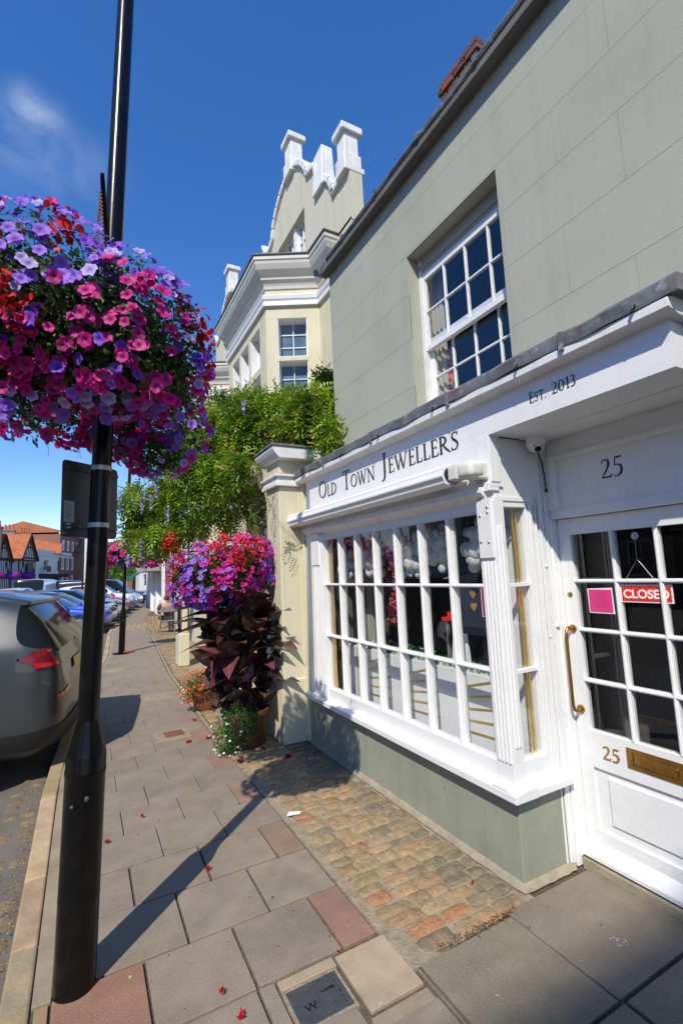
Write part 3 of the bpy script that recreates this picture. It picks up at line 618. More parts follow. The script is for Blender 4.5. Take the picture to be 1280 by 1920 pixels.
GL = {
 'O': (.98, [(arc(.46, .5, .40, .46, 0, 360, 36), arcw(0, 360, 36, TK, TN, 15))]),
 'L': (.62, [st_(.14), sf(.14, .98), ([(.04, .02), (.52, .02)], SF), ([(.52, 0), (.56, .2)], .04)]),
 'D': (.92, [st_(.14), sf(.1, .98, .2), sf(.1, .02, .2), (arc(.2, .5, .58, .48, -90, 90), arcw(-90, 90, 18, TK + .01, TN))]),
 'T': (.80, [st_(.38), ([(.02, .975), (.74, .975)], .05), ([(.03, .98), (.0, .80)], .04), ([(.73, .98), (.77, .80)], .04), sf(.38, .02)]),
 'W': (1.3, [([(.08, .99), (.36, .0)], TK), ([(.36, 0), (.64, .97)], TN), ([(.56, .99), (.86, 0)], TK), ([(.86, 0), (1.16, .99)], TN), sf(.1, .98), sf(.6, .98, .2), sf(1.16, .98)]),
 'N': (1.0, [st_(.14, TN), ([(.12, .97), (.82, .02)], TK), st_(.84, TN), sf(.1, .98, .2), sf(.84, .98), sf(.14, .02)]),
 'J': (.46, [([(.2, .98), (.2, .1), (.18, -.12), (.08, -.24), (-.04, -.27)], [TK, TK, TK * .9, .07, .03]), sf(.2, .98)]),
 'E': (.64, [st_(.14), ([(.03, .98), (.50, .98)], SF), ([(.03, .02), (.54, .02)], SF), ([(.14, .52), (.43, .52)], SF), ([(.5, .99), (.52, .84)], SF), ([(.54, 0), (.58, .18)], SF), ([(.43, .44), (.43, .6)], SF)]),
 'R': (.84, [st_(.14), sf(.1, .98, .2), sf(.14, .02), (arc(.2, .74, .33, .24, 90, -90), arcw(90, -90, 18, TK, TN)), ([(.3, .5), (.56, .2), (.82, -.02)], [.08, TK, .06])]),
 'S': (.62, [([(.50, .84), (.44, .95), (.30, .985), (.16, .92), (.11, .78), (.18, .63), (.32, .53), (.46, .40), (.50, .24), (.43, .08), (.28, .015), (.14, .04), (.07, .16)], [.03, .04, .045, .06, .09, .12, .13, .12, .09, .06, .045, .04, .03]), ([(.51, .99), (.50, .8)], .03), ([(.06, 0), (.065, .2)], .03)]),
 '2': (.62, [([(.08, .78), (.14, .92), (.28, .98), (.42, .92), (.47, .76), (.42, .56), (.26, .30), (.06, .06)], [.03, .045, .06, .09, .12, .11, .08, .04]), ([(.05, .035), (.54, .035)], .075), ([(.54, .02), (.58, .16)], .035)]),
 '0': (.72, [(arc(.34, .5, .26, .465, 0, 360, 30), arcw(0, 360, 30, .11, .045))]),
 '1': (.42, [st_(.22, .11), sf(.22, .02, .26), ([(.06, .84), (.22, .98)], .035)]),
 '3': (.60, [([(.10, .84), (.2, .95), (.32, .97), (.42, .87), (.41, .68), (.3, .56), (.2, .53)], [.03, .05, .07, .1, .1, .06, .035]), ([(.2, .53), (.36, .50), (.47, .36), (.45, .16), (.32, .03), (.16, .01), (.06, .08)], [.035, .07, .11, .12, .08, .05, .03])]),
 '5': (.60, [([(.16, .97), (.50, .97)], .085), ([(.17, .98), (.12, .56)], .04), ([(.12, .56), (.28, .60), (.42, .52), (.47, .34), (.42, .14), (.28, .02), (.12, .01), (.05, .07)], [.035, .06, .1, .125, .11, .07, .045, .03])]),
 '.': (.24, [([(.08, .0), (.08, .11)], .11)]), ' ': (.42, []),
}
def letters(mb, word, X, ystart, yend, z, cap, small=None, t=.002, dy=0.0):
    # text reads towards -Y on a board facing -X
    adv = 0; lay = []
    for i, (ch, big) in enumerate(word):
        h = cap if big else (small or cap); w, stk = GL[ch]; lay.append((ch, adv, h)); adv += w * h * 1.06
    s = (ystart - yend) / adv
    for ch, a, h in lay:
        M = Matrix.Translation((X, ystart - a * s, z)) @ Matrix(((0, 0, -1, 0), (-1, 0, 0, 0), (0, 1, 0, 0), (0, 0, 0, 1))) @ Matrix.Diagonal((h * s, h, 1, 1))
        for pts, ws in GL[ch][1]: ribbon(mb, pts, ws, M, t + rnd.uniform(0, .0004))
m = MB(); W1 = [('O', 1), ('L', 0), ('D', 0)]; W2 = [('T', 1), ('O', 0), ('W', 0), ('N', 0)]; W3 = [('J', 1)] + [(c_, 0) for c_ in 'EWELLERS']
for (w_, a, b, z_) in ((W1, 4.19, 3.81, 2.395), (W2, 3.69, 3.15, 2.398), (W3, 3.05, 2.17, 2.408)):
    letters(m, w_, 2.0295, a, b, z_, .17, .115)
m2 = MB()
for (w_, a, b, z_) in ((W1, 4.186, 3.806, 2.391), (W2, 3.686, 3.146, 2.394), (W3, 3.046, 2.166, 2.404)):
    letters(m2, w_, 2.0302, a, b, z_, .17, .115, t=.001)
m2.obj('letter_edging', textgold, fas); m.obj('shop_name_lettering', textblk, fas)
m = MB(); letters(m, [('E', 1), ('S', 0), ('T', 0), ('.', 0)], 2.0295, 1.632, 1.528, 2.508, .057, .047); letters(m, [(c_, 1) for c_ in '2013'], 2.0295, 1.495, 1.358, 2.51, .056); m.obj('date_lettering', textblk, fas)

# bay window
bay = MB()
bay.prism([(1.97, .452), (1.97, .492), (2.06, .508), (2.14, .508), (2.14, .452)], 'y', 1.89, 4.56)
bay.prism([(1.892, .4525), (1.892, .4915), (1.97, .509), (2.06, .509), (2.06, .4525)], 'x', 1.972, 2.43)
sill = None
fr = MB()
fr.box(2.045, 2.12, 2.04, 4.22, .505, .60); fr.box(2.055, 2.12, 2.04, 4.22, 1.99, 2.05)
fr.box(2.03, 2.115, 1.945, 2.07, .505, 2.045); fr.box(2.03, 2.12, 4.17, 4.44, .505, 2.045); fr.box(2.045, 2.2, 4.44, 4.58, 0, 2.45)
fr.box(2.115, 2.30, 1.952, 2.02, .505, .62); fr.box(2.115, 2.30, 1.952, 2.02, 2.01, 2.05); 
bw = fr.obj('bay_window', white, shop, bevel=.003)
bay.obj('sill', white, bw, bevel=.004)
m = MB(); ym = [2.07 + .3 * k for k in range(1, 7)]
for yy in ym: m.box(2.052, 2.105, yy - .017, yy + .017, .59, 2.0); m.box(2.045, 2.055, yy - .008, yy + .008, .6, 1.995)
for zz in (1.08, 1.56):
    m.box(2.053, 2.104, 2.06, 4.18, zz - .011, zz + .011); m.box(2.046, 2.054, 2.065, 4.175, zz - .005, zz + .005)
    m.box(2.11, 2.30, 1.965, 2.0, zz - .011, zz + .011)
m.obj('glazing_bars', white, bw, bevel=.002)
m = MB()
for k in range(4): yy = 1.958 + .0262 * k; m.box(2.021, 2.032, yy, yy + .0135, .62, 1.70)
for k in range(2): xx = 2.052 + .026 * k; m.box(xx, xx + .013, 1.937, 1.947, .7, 1.9)
m.obj('fluting', white, bw, bevel=.002); m = MB()
for k in range(4): yy = 4.20 + .05 * k; m.box(2.022, 2.032, yy, yy + .028, .62, 1.75)
m.obj('fluting', white, bw, bevel=.002)
m = MB(); m.box(2.016, 2.03, 1.955, 2.06, 1.72, 2.06); m.obj('bracket_plate', white, bw, bevel=.002)
m = MB(); m.box(2.016, 2.03, 4.22, 4.40, 1.75, 2.06); m.obj('bracket_plate', white, bw, bevel=.002)
m = MB()
for (yy, zz) in ((1.975, 1.98), (2.035, 1.965), (1.98, 1.81), (2.04, 1.815), (1.975, 2.01)): m.ico((2.014, yy, zz), (.006, .009, .009), 8, 6)
m.obj('bolt', galv, bw, smooth=True)
m = MB(); qx(m, 2.084, 2.06, 4.18, .59, 2.0); m.obj('front_glass', glass, bw)
m = MB(); m.add([(2.112, 1.987, .61), (2.302, 1.987, .61), (2.302, 1.987, 2.02), (2.112, 1.987, 2.02)], [(0, 1, 2, 3)]); m.obj('side_glass', glass, bw)
m = MB()
for yy in (4.10, 4.13, 4.155): m.box(2.100, 2.11, yy, yy + .008, .6, 1.99)
for xx in (2.232, 2.262): m.box(xx, xx + .017, 2.002, 2.006, .62, 2.01)
m.obj('gold_trim', gold, bw)
m = MB(); m.box(2.04, 2.2, 1.95, 4.58, 0.0, .452); m.box(2.2, 2.42, 1.951, 2.1, 0.0, .4515); m.obj('plinth', sage2, shop, bevel=.004)
m = MB(); n_ = 70; vs = []
path = [(2.04 , 4.55)] + [(2.04, 4.55 - (4.55 - 1.95) * i / 50) for i in range(1, 51)] + [(2.04 + .38 * i / 10, 1.95) for i in range(1, 11)]
q = random.Random(2)
for i, (x, y) in enumerate(path):
    nx, ny = (-1, 0) if i < 50 else ((-.7, -.7) if i == 50 else (0, -1)); w = .022 + q.uniform(-.003, .003); h = .036 + q.uniform(-.002, .002)
    vs += [(x + nx * .001, y + ny * .001, h), (x + nx * w * .6, y + ny * w * .6, h * .8), (x + nx * w * 1.3, y + ny * w * 1.3, .001), (x + nx * .001, y + ny * .001, -.01)]
m.add(vs, [(i * 4 + k, (i + 1) * 4 + k, (i + 1) * 4 + k + 1, i * 4 + k + 1) for i in range(len(path) - 1) for k in range(3)]); m.obj('cement_fillet', stonew, shop, smooth=True)
# jamb posts and door surround
m = MB(); m.box(2.3005, 2.445, 1.958, 2.12, .0, 2.4175); m.box(2.4455, 2.56, 1.935, 2.119, 0, 2.417); m.box(2.325, 2.345, 1.943, 1.955, .5, 2.03); m.box(2.40, 2.44, 1.940, 1.955, .02, 2.40); m.box(2.375, 2.385, 1.946, 1.955, .02, 2.03)
m.box(2.475, 2.56, 1.925, 1.94, 0.05, 1.95); m.box(2.49, 2.60, .93, 1.005, 0.05, 2.42); m.box(2.49, 2.6, 1.0, 1.93, 1.937, 1.975)
m.box(2.50, 2.6, .94, 1.93, 1.975, 2.42); m.box(2.475, 2.51, .94, 1.93, 2.285, 2.315); m.box(2.488, 2.51, .94, 1.93, 2.315, 2.33); m.box(2.488, 2.51, .94, 1.93, 1.955, 1.99); m.box(2.475, 2.505, 1.86, 1.934, 1.99, 2.285)
m.box(2.28, 2.52, .90, 1.935, 2.418, 2.6); ds = m.obj('door_surround', white, shop, bevel=.003)
m = MB()
for (x, y, z, r_) in ((2.42, 1.938, 1.66, .011), (2.46, 1.93, 1.31, .016), (2.40, 1.94, 1.25, .008)): m.ico((x, y, z), (r_, r_ * .7, r_), 10, 8)
m.obj('bolt_head', white, ds, smooth=True)
m = MB(); letters(m, [('2', 1), ('5', 1)], 2.4992, 1.59, 1.455, 2.125, .105); m.obj('painted_number', textblk, ds)
m = MB(); m.box(2.475, 2.62, .9, 1.93, -.02, .048); m.obj('door_step', stonew, shop, bevel=.008)
# the door
door_m = MB(); X0, X1 = 2.53, 2.575
door_m.box(X0, X1, 1.842, 1.922, .06, 1.933); door_m.box(X0, X1, 1.012, 1.128, .06, 1.933); door_m.box(X0, X1, 1.128, 1.842, 1.838, 1.933); door_m.box(X0, X1, 1.128, 1.842, .535, .735); door_m.box(X0, X1, 1.128, 1.842, .06, .205); door_m.box(X0 + .014, X1, 1.128, 1.842, .205, .535)
door_m.prism([(2.478, .062), (2.478, .085), (2.53, .14), (2.54, .14), (2.54, .062)], 'y', 1.015, 1.925)
door = door_m.obj('door', white, shop, bevel=.0025)
m = MB(); m.box(X0 + .004, X0 + .02, 1.20, 1.765, .255, .50); m.obj('raised_panel', white, door, bevel=.006)
m = MB()
for yy in (1.595, 1.365): m.box(2.532, 2.57, yy - .011, yy + .011, .735, 1.838); m.box(2.526, 2.533, yy - .005, yy + .005, .735, 1.838)
for zz in (1.565, 1.287, 1.005): m.box(2.5325, 2.569, 1.128, 1.842, zz - .011, zz + .011); m.box(2.5265, 2.5335, 1.128, 1.842, zz - .005, zz + .005)
m.obj('glazing_bars', white, door, bevel=.002)
m = MB(); qx(m, 2.553, 1.12, 1.85, .73, 1.84); m.obj('door_glass', glassd, door)
m = MB(); pts = [(2.528, 1.882, 1.29), (2.49, 1.882, 1.298), (2.474, 1.884, 1.286), (2.468, 1.886, 1.25), (2.468, 1.886, .87), (2.474, 1.884, .842), (2.49, 1.882, .832), (2.528, 1.882, .838)]
m.tube(pts, .0095, 12)
for zz in (1.29, .838): m.tube([(2.531, 1.882, zz), (2.522, 1.882, zz), (2.518, 1.882, zz)], [.024, .023, .014], 18)
m.obj('pull_handle', brass, door, smooth=True)
m = MB(); m.tube([(2.531, 1.878, 1.487), (2.526, 1.878, 1.487)], [.016, .014], 18); m.tube([(2.526, 1.878, 1.487), (2.521, 1.878, 1.487)], .007, 10); m.obj('lock_cylinder', brass, door, smooth=True)
m = MB(); m.box(2.524, 2.5305, 1.345, 1.638, .682, .70); m.box(2.524, 2.5305, 1.345, 1.638, .598, .617); m.box(2.524, 2.5305, 1.605, 1.638, .617, .682); m.box(2.524, 2.5305, 1.345, 1.38, .617, .682); m.box(2.527, 2.5304, 1.38, 1.605, .617, .682); m.prism([(2.527, .67), (2.5235, .664), (2.5235, .63), (2.527, .62)], 'y', 1.39, 1.597)
m.obj('letter_plate', brass, door, bevel=.002)
m = MB(); letters(m, [('2', 1), ('5', 1)], 2.5298, 1.775, 1.672, .602, .068, t=.005)
m.obj('brass_numerals', brass, door, bevel=.0008)
# interior of the shop
m = MB(); m.box(2.62, 5.5, 4.02, 4.09, .06, 2.46); m.box(2.22, 2.62, 4.2, 4.3, .0, 2.46); m.box(5.5, 5.6, -.6, 4.1, .06, 2.46); m.box(2.62, 5.5, -.7, -.6, .06, 2.46); m.box(2.13, 5.6, -.7, 4.3, 2.46, 2.62); m.obj('interior_wall', grey_in, shop)
m = MB(); m.box(2.6, 5.6, -.7, 1.96, -.02, .056); m.box(2.205, 5.6, 1.96, 4.2, -.02, .058); m.obj('interior_floor', floorm, shop)
m = MB(); m.box(3.4, 3.9, .6, 2.2, .06, .95); m.box(4.9, 5.3, 1.2, 3.6, .06, 1.9); m.obj('counter', floorm, shop, bevel=.01)

# things in the shop window
pl = thing('display_plinth', 'white display plinth with thin gold stair lines standing inside the bay window', 'display stand', (2.35, 3.15, 0))
m = MB(); m.box(2.235, 2.62, 2.16, 4.14, .46, .985); m.obj('plinth_box', whitesign, pl, bevel=.004)
m = MB()
for (y0, y1, z0, z1) in ((2.22, 2.235, .47, .98), (3.93, 3.94, .47, .98)): m.box(2.2305, 2.234, y0, y1, z0, z1)
for base in (2.235, 2.80, 3.40):
    for k in range(5):
        z0 = .62 + k * .085; s = .02 + k * .018
        m.hexa([(2.2305, base, z0), (2.234, base, z0), (2.234, base + .34, z0 - s), (2.2305, base + .34, z0 - s), (2.2305, base, z0 + .013), (2.234, base, z0 + .013), (2.234, base + .34, z0 - s + .013), (2.2305, base + .34, z0 - s + .013)])
m.obj('gold_lines', gold, pl)
Ms = frame_from(npr.normal(0, .5, (1500, 3)) + [0, 0, .3], npr.uniform(0, 6, 1500)) * npr.uniform(.006, .016, (1500, 1, 1))
o = scatter('faux_grass', [(-1, -.3, 0), (1, -.3, 0), (.3, 1, .5), (-.3, 1, .5)], [(0, 1, 2, 3)], Ms, np.stack([npr.uniform(2.25, 2.55, 1500), npr.uniform(2.2, 3.9, 1500), npr.uniform(.99, 1.02, 1500)], 1), npr.uniform(.5, 1.6, (1500, 1)) * np.array([[1, 1, 1]]), turf)
tag(o, 'green artificial grass spread on top of the white display plinth', 'artificial grass', kind='stuff')
cl_lab = ['cotton cloud hanging behind the second pane from the left of the bay window', 'cotton cloud hanging behind the third pane from the left', 'wide cotton cloud hanging behind the middle panes of the bay window', 'cotton cloud hanging beside the widest one, behind the sixth pane', 'big cotton cloud hanging nearest the corner pilaster of the bay']
for i, (y, z, ry) in enumerate(((4.10, 1.74, .15), (3.62, 1.76, .15), (3.02, 1.78, .19), (2.68, 1.82, .13), (2.26, 1.80, .20))):
    m = MB(); q = random.Random(i + 60)
    for k in range(70):
        a = q.uniform(0, 6.28); b = max(-1, min(1, q.gauss(0, .5))); r_ = q.uniform(.022, .055) * (1.25 - .5 * abs(b))
        m.ico((2.235 + q.uniform(-.03, .06), min(4.12, y + math.cos(a) * ry * .8 * q.random() ** .5), z + b * .15), (r_ * .8, r_, r_), 12, 8, f=lambda d: .09 * math.sin(d.x * 9 + i) * math.sin(d.y * 11 + 2) + .06 * math.sin(d.z * 17))
    tag(m.obj('cotton_cloud', fluff, smooth=True), cl_lab[i], 'window decoration', 'cotton clouds hanging in the bay window')
P_ = []; Cc = []
for i in range(260):
    t = npr.rand(); y = 3.28 + .05 * math.sin(t * 9) + npr.normal(0, .022); P_.append((2.24 + npr.normal(0, .015), y, 1.97 - t * .72)); Cc.append((.75, .06 + .2 * npr.rand(), .12 + .15 * npr.rand()))
Ms = frame_from(npr.normal(0, 1, (len(P_), 3)) - [1, 0, 0], npr.uniform(0, 6, len(P_))) * npr.uniform(.010, .02, (len(P_), 1, 1))
o = scatter('blossom_garland', [(-1, 0, 0), (0, -1, .3), (1, 0, 0), (0, 1, .3)], [(0, 1, 2, 3)], Ms, P_, Cc, flowerm); tag(o, 'string of pink and red paper blossoms hanging in the middle of the bay window', 'garland')
po = thing('window_poster', 'pink poster on a navy board with two gold hearts behind the last bay pane', 'poster', (2.3, 2.3, 1.3))
m = MB(); m.box(2.305, 2.31, 2.12, 2.56, 1.22, 1.56); m.obj('board', printed, po)
m = MB(); m.box(2.30, 2.304, 2.13, 2.37, 1.345, 1.55); m.obj('poster_border', whitesign, po)
m = MB(); m.box(2.2975, 2.2999, 2.135, 2.362, 1.352, 1.543); m.obj('pink_sheet', pink, po)
m = MB()
for zz in (1.49, 1.405):
    pts = [(.0, -.03), (.022, -.005), (.028, .012), (.022, .026), (.01, .028), (0, .018), (-.01, .028), (-.022, .026), (-.028, .012), (-.022, -.005)]
    m.prism([(2.445 + a, zz + b) for a, b in pts], 'x', 2.300, 2.3045)
m.obj('gold_heart', gold, po)
jl = ['black velvet necklace bust on the green turf near the corner of the bay window', 'black velvet bust standing in the middle of the bay window', 'small dark jewellery bust at the left end of the bay window']
for i, (y, h) in enumerate(((2.42, .24), (2.95, .2), (3.75, .17))):
    m = MB(); m.lathe([(.001, .99), (.05, .99), (.05, 1.0), (.018, 1.01), (.018, 1.04), (.075, 1.06), (.085, 1.06 + h * .4), (.05, 1.06 + h * .75), (.03, 1.06 + h), (.001, 1.065 + h)], (2.45, y), 16)
    tag(m.obj('jewellery_bust', dark_in, smooth=True), jl[i], 'display bust', 'busts in the bay window')
bxl = thing('ring_box', 'open red ring box on a glass stand in the bay window', 'jewellery box', (2.35, 2.78, 1.3)); m = MB(); m.box(2.32, 2.38, 2.75, 2.81, 1.29, 1.315); m.obj('box_base', redsign, bxl, bevel=.003); m = MB(); m.box(2.378, 2.386, 2.75, 2.81, 1.315, 1.35); m.obj('box_lid', redsign, bxl); m = MB(); m.box(2.34, 2.36, 2.77, 2.79, .985, 1.29); m.obj('stand', galv, bxl)
pc = thing('price_card', 'white folded card with small print standing on the turf in the bay window', 'card', (2.32, 2.62, 1)); m = MB(); m.prism([(2.30, .99), (2.345, .99), (2.325, 1.22)], 'y', 2.55, 2.70); m.obj('card', whitesign, pc)
m = MB()
for k in range(4): m.box(2.3025 + k * .0033, 2.3045 + k * .0033, 2.58, 2.67, 1.05 + k * .03, 1.055 + k * .03)
m.obj('print', dark_in, pc)
# notices on the door
nt_ = thing('door_notice', 'square pink notice with white border behind the door glass', 'notice', (2.56, 1.7, 1.45)); m = MB(); m.hexa([(2.545, 1.775, 1.386), (2.5485, 1.775, 1.386), (2.5485, 1.627, 1.386), (2.545, 1.627, 1.386), (2.545, 1.778, 1.522), (2.5485, 1.778, 1.522), (2.5485, 1.631, 1.528), (2.545, 1.631, 1.528)]); m.obj('border', whitesign, nt_)
m = MB(); m.box(2.543, 2.5448, 1.635, 1.769, 1.393, 1.517); m.obj('pink_sheet', pink, nt_)
m = MB()
for k in range(8): m.box(2.5424, 2.5432, 1.66 + .008 * (k % 3), 1.745 - .008 * (k % 2), 1.42 + k * .011, 1.4225 + k * .011)
m.obj('print', mat('print_grey', (.35, .05, .12), .6), nt_)
cs = thing('closed_sign', 'red plastic sign with white letters reading CLOSED hanging inside the door glass', 'sign', (2.56, 1.45, 1.5)); m = MB(); m.box(2.5465, 2.5495, 1.322, 1.585, 1.452, 1.546); m.obj('border', whitesign, cs, bevel=.003)
m = MB(); m.box(2.5445, 2.5464, 1.33, 1.577, 1.46, 1.538); m.obj('red_panel', redsign, cs)
flat_text('CLOSED', .062, whitesign, 'lettering', cs, Matrix.Translation((2.544, 1.4535, 1.476)) @ Matrix(((0, 0, -1, 0), (-1, 0, 0, 0), (0, 1, 0, 0), (0, 0, 0, 1))), .0006, .0018)
m = MB(); m.tube([(2.546, 1.565, 1.546), (2.546, 1.476, 1.679), (2.546, 1.385, 1.546)], .0012, 6); m.tube([(2.546, 1.476, 1.679), (2.546, 1.477, 1.80)], .0012, 6); m.tube([(2.5505, 1.477, 1.80), (2.545, 1.477, 1.80)], [.02, .008], 14); m.obj('hanger', galv, cs)

# rolled awning
aw = thing('awning_cassette', 'white rolled awning cassette mounted below the sign over the bay window', 'awning', (1.93, 3.4, 2.23))
m = MB(); prof = []
for k in range(40):
    a = 2 * PI * k / 40; r_ = .069 + (.0 if (k % 5) in (0, 1) else -.006); prof.append((1.935 + math.cos(a) * r_, 2.228 + math.sin(a) * r_ * 1.0))
m.prism(prof, 'y', 2.17, 4.80); m.obj('cassette', white, aw)
m = MB(); m.box(1.965, 2.0, 2.14, 4.78, 2.165, 2.285); m.box(1.99, 2.032, 2.3, 2.4, 2.2, 2.25); m.box(1.99, 2.05, 4.3, 4.4, 2.2, 2.25); m.obj('back_plate', whiteold, aw, bevel=.003)
m = MB(); m.tube([(1.935, 4.80, 2.228), (1.935, 4.825, 2.228), (1.935, 4.83, 2.228)], [.057, .055, .03], 24); m.obj('end_cap', plastic, aw, smooth=True)
m = MB()
m.box(1.90, 1.975, 2.075, 2.15, 2.185, 2.275); m.box(1.895, 1.90, 2.08, 2.145, 2.19, 2.26); m.obj('arm_bracket', plastic, aw, bevel=.008)
m = MB(); m.tube([(1.93, 2.16, 2.23), (1.93, 2.172, 2.23)], .044, 20)
m.obj('roller_end', dark_in, aw, smooth=True)
m = MB(); m.box(1.885, 2.0, 1.945, 2.07, 2.175, 2.275); o_ = m.obj('motor_cover', plastic, aw, smooth=True, bevel=.034, seg=5)
m = MB(); m.box(1.95, 2.03, 1.955, 2.05, 2.17, 2.27); m.obj('wall_bracket', plastic, aw, bevel=.01)
m = MB(); m.tube([(1.94, 4.74, 2.17), (1.94, 4.74, 2.10), (1.945, 4.73, 2.085), (1.95, 4.74, 2.10), (1.945, 4.745, 2.115)], .005, 6); m.obj('winding_eye', galv, aw)
# security camera
cc = thing('security_camera', 'white dome security camera hanging under the porch soffit with a short cable', 'security camera', (2.36, 1.87, 2.41))
m = MB(); m.lathe([(.001, 2.418), (.052, 2.418), (.055, 2.385), (.053, 2.37), (.05, 2.368), (.048, 2.36), (.03, 2.335), (.001, 2.328)], (2.33, 1.86), 28); m.obj('housing', white, cc, smooth=True)
m = MB(); m.ico((2.318, 1.838, 2.343), (.022, .022, .018), 14, 10); m.obj('lens_dome', carglass, cc, smooth=True)
m = MB()
for a in (-2.6, -1.6): m.ico((2.33 + .045 * math.cos(a), 1.86 + .045 * math.sin(a), 2.358), .005, 8, 6)
m.obj('screw', dark_in, cc)
m = MB(); m.tube([(2.36, 1.88, 2.36), (2.40, 1.90, 2.33), (2.45, 1.925, 2.30), (2.455, 1.92, 2.2), (2.458, 1.918, 2.13)], .0045, 8); m.ico((2.458, 1.918, 2.115), (.009, .009, .013), 10, 8); m.obj('cable', trimm, cc, smooth=True)

# hairline cracks in the painted plinth and drips of paint
m = MB(); q = random.Random(31)
for (y, z, dz) in ((3.95, .42, -.2), (4.02, .30, -.2), (2.55, .36, -.12)):
    pts = [(2.0388, y, z)]
    for k in range(9): pts.append((2.0388, pts[-1][1] + q.uniform(-.018, .018), pts[-1][2] + dz / 9))
    m.tube(pts, .0016, 4)
m.obj('hairline_crack', leadd, shop)
# ------------------------------------------------------------ lamp post with its plate and flower basket
def lamp_post(name, label, x, y, lean, base_r=.1, H=7.2, plate=False):
    t = thing(name, label, 'lamp post', (x, y, 0), 'black lamp posts with flower baskets')
    k = base_r / .1; m = MB()
    X = lambda z: x + lean * z
    rim_ = [(.0825 * k, -.02), (.082 * k, 0), (.0815 * k, .012), (.081 * k, .34), (.0818 * k, .345), (.0818 * k, .352), (.081 * k, .357), (.081 * k, .84), (.083 * k, .845), (.083 * k, .862), (.0812 * k, .868), (.0812 * k, .925), (.077 * k, .94), (.050 * k, 1.045), (.0475 * k, 1.055), (.046 * k, 1.07)]
    if plate: rim_ = [(.19, -.01), (.19, .02), (.14, .03)] + rim_[2:]
    m.tube([(X(z), y, z) for r, z in rim_], [r for r, z in rim_], 36)
    m.obj('base', black, t, smooth=True)
    m = MB(); zs = [1.05, 2.0, 3.0, 4.0, 5.0, H]; rs = [.0445, .044, .044, .0435, .041, .034]; m.tube([(X(z), y, z) for z in zs], [r * k for r in rs], 28); m.obj('column', black, t, smooth=True)
    m = MB(); m.ico((X(.70) - .045, y - .078 * k, .74), (.008, .006, .008), 8, 6); m.ico((X(.70) + .01, y - .080 * k, .76), (.01, .006, .012), 8, 6); m.obj('door_lock', iron, t, smooth=True)
    # lantern well above the picture
    m = MB(); m.lathe([(.04, H), (.12, H + .06), (.2, H + .45), (.22, H + .48), (.05, H + .72), (.02, H + .85)], (X(H), y), 8); m.obj('lantern', black, t)
    return t
lp = lamp_post('lamp_post', 'glossy black lamp post in the left foreground with wide base and flower basket', 0.0, 2.525, .028)
m = MB(); m.tube([(.085, 2.50, 3.26), (.06, 2.36, 3.34), (.042, 2.24, 3.43), (.035, 2.19, 3.485), (.033, 2.18, 3.50), (.040, 2.175, 3.505)], [.012, .012, .011, .010, .009, .006], 8); m.tube([(.09, 2.5, 3.05), (.06, 2.3, 3.38)], .008, 8)
m.obj('basket_bracket', black, lp, smooth=True)
m = MB(); m.box(.04, .135, 2.475, 2.575, 3.22, 3.27); m.obj('bracket_clamp', black, lp, bevel=.01)

FT = [(0, 0, -.45)] + [(.20 * math.cos(a), .20 * math.sin(a), -.10) for a in np.arange(10) * PI / 5]
FT += [(.68 * math.cos(a), .68 * math.sin(a), .05 if k % 2 == 0 else -.03) for k, a in enumerate(np.arange(10) * PI / 5)]
FT += [(r * math.cos(a), r * math.sin(a), z) for k in range(10) for a, r, z in [(k * PI / 5, .98 if k % 2 == 0 else .84, .02 if k % 2 == 0 else .10), (k * PI / 5 + PI / 10, 1.0, -.06 if k % 2 else .16)]]
FF = [(0, 1 + k, 1 + (k + 1) % 10) for k in range(10)]
FQ = []
for k in range(10):
    a, b, c2, d = 1 + k, 11 + k, 11 + (k + 1) % 10, 1 + (k + 1) % 10; FQ += [(a, b, c2), (a, c2, d)]
    o0, o1, o2 = 21 + 2 * k, 22 + 2 * k, 21 + (2 * k + 2) % 20; FQ += [(b, o0, o1), (b, o1, c2), (c2, o1, o2)]
FVC = [(.08, .05, .1)] + [(.50, .4, .5)] * 10 + [(.85, .85, .85) if k % 2 == 0 else (1, 1, 1) for k in range(10)] + [(1.05, 1.1, 1.05)] * 20
FVL = [(1.2, 1.4, .5)] + [(.70, .55, .75)] * 10 + [(.9, .88, .92) if k % 2 == 0 else (1, 1, 1) for k in range(10)] + [(1.05, 1.1, 1.03)] * 20
LV = [(0, 0, 0), (.32, .35, .06), (0, 1, -.05), (-.32, .35, .06), (0, .5, -.03)]
LF = [(0, 1, 4), (0, 4, 3), (1, 2, 4), (4, 2, 3)]
MAG = (.70, .005, .27); LAV = (.33, .15, .74); PUR = (.22, .06, .62); REDF = (.66, .016, .008); PNK = (.78, .06, .32); LIL = (.52, .42, .80)
def ell_sample(ells, n, lo=.9, hi=1.05, accept=None):
    E_ = np.array(ells, float); w = (E_[:, 3] * E_[:, 4] + E_[:, 5] * E_[:, 3]) ; w = w / w.sum(); out_p, out_n = [], []
    while len(out_p) < n:
        k = npr.choice(len(E_), p=w); d = npr.normal(size=3); d /= np.linalg.norm(d); s = npr.uniform(lo, hi)
        p = E_[k, :3] + d * E_[k, 3:] * s; ok = True
        for j in range(len(E_)):
            if j != k and (((p - E_[j, :3]) / E_[j, 3:]) ** 2).sum() < (lo * .9) ** 2: ok = False; break
        if ok and (accept is None or accept(p)): out_p.append(p); nn = d / E_[k, 3:]; out_n.append(nn / np.linalg.norm(nn))
    return np.array(out_p), np.array(out_n)
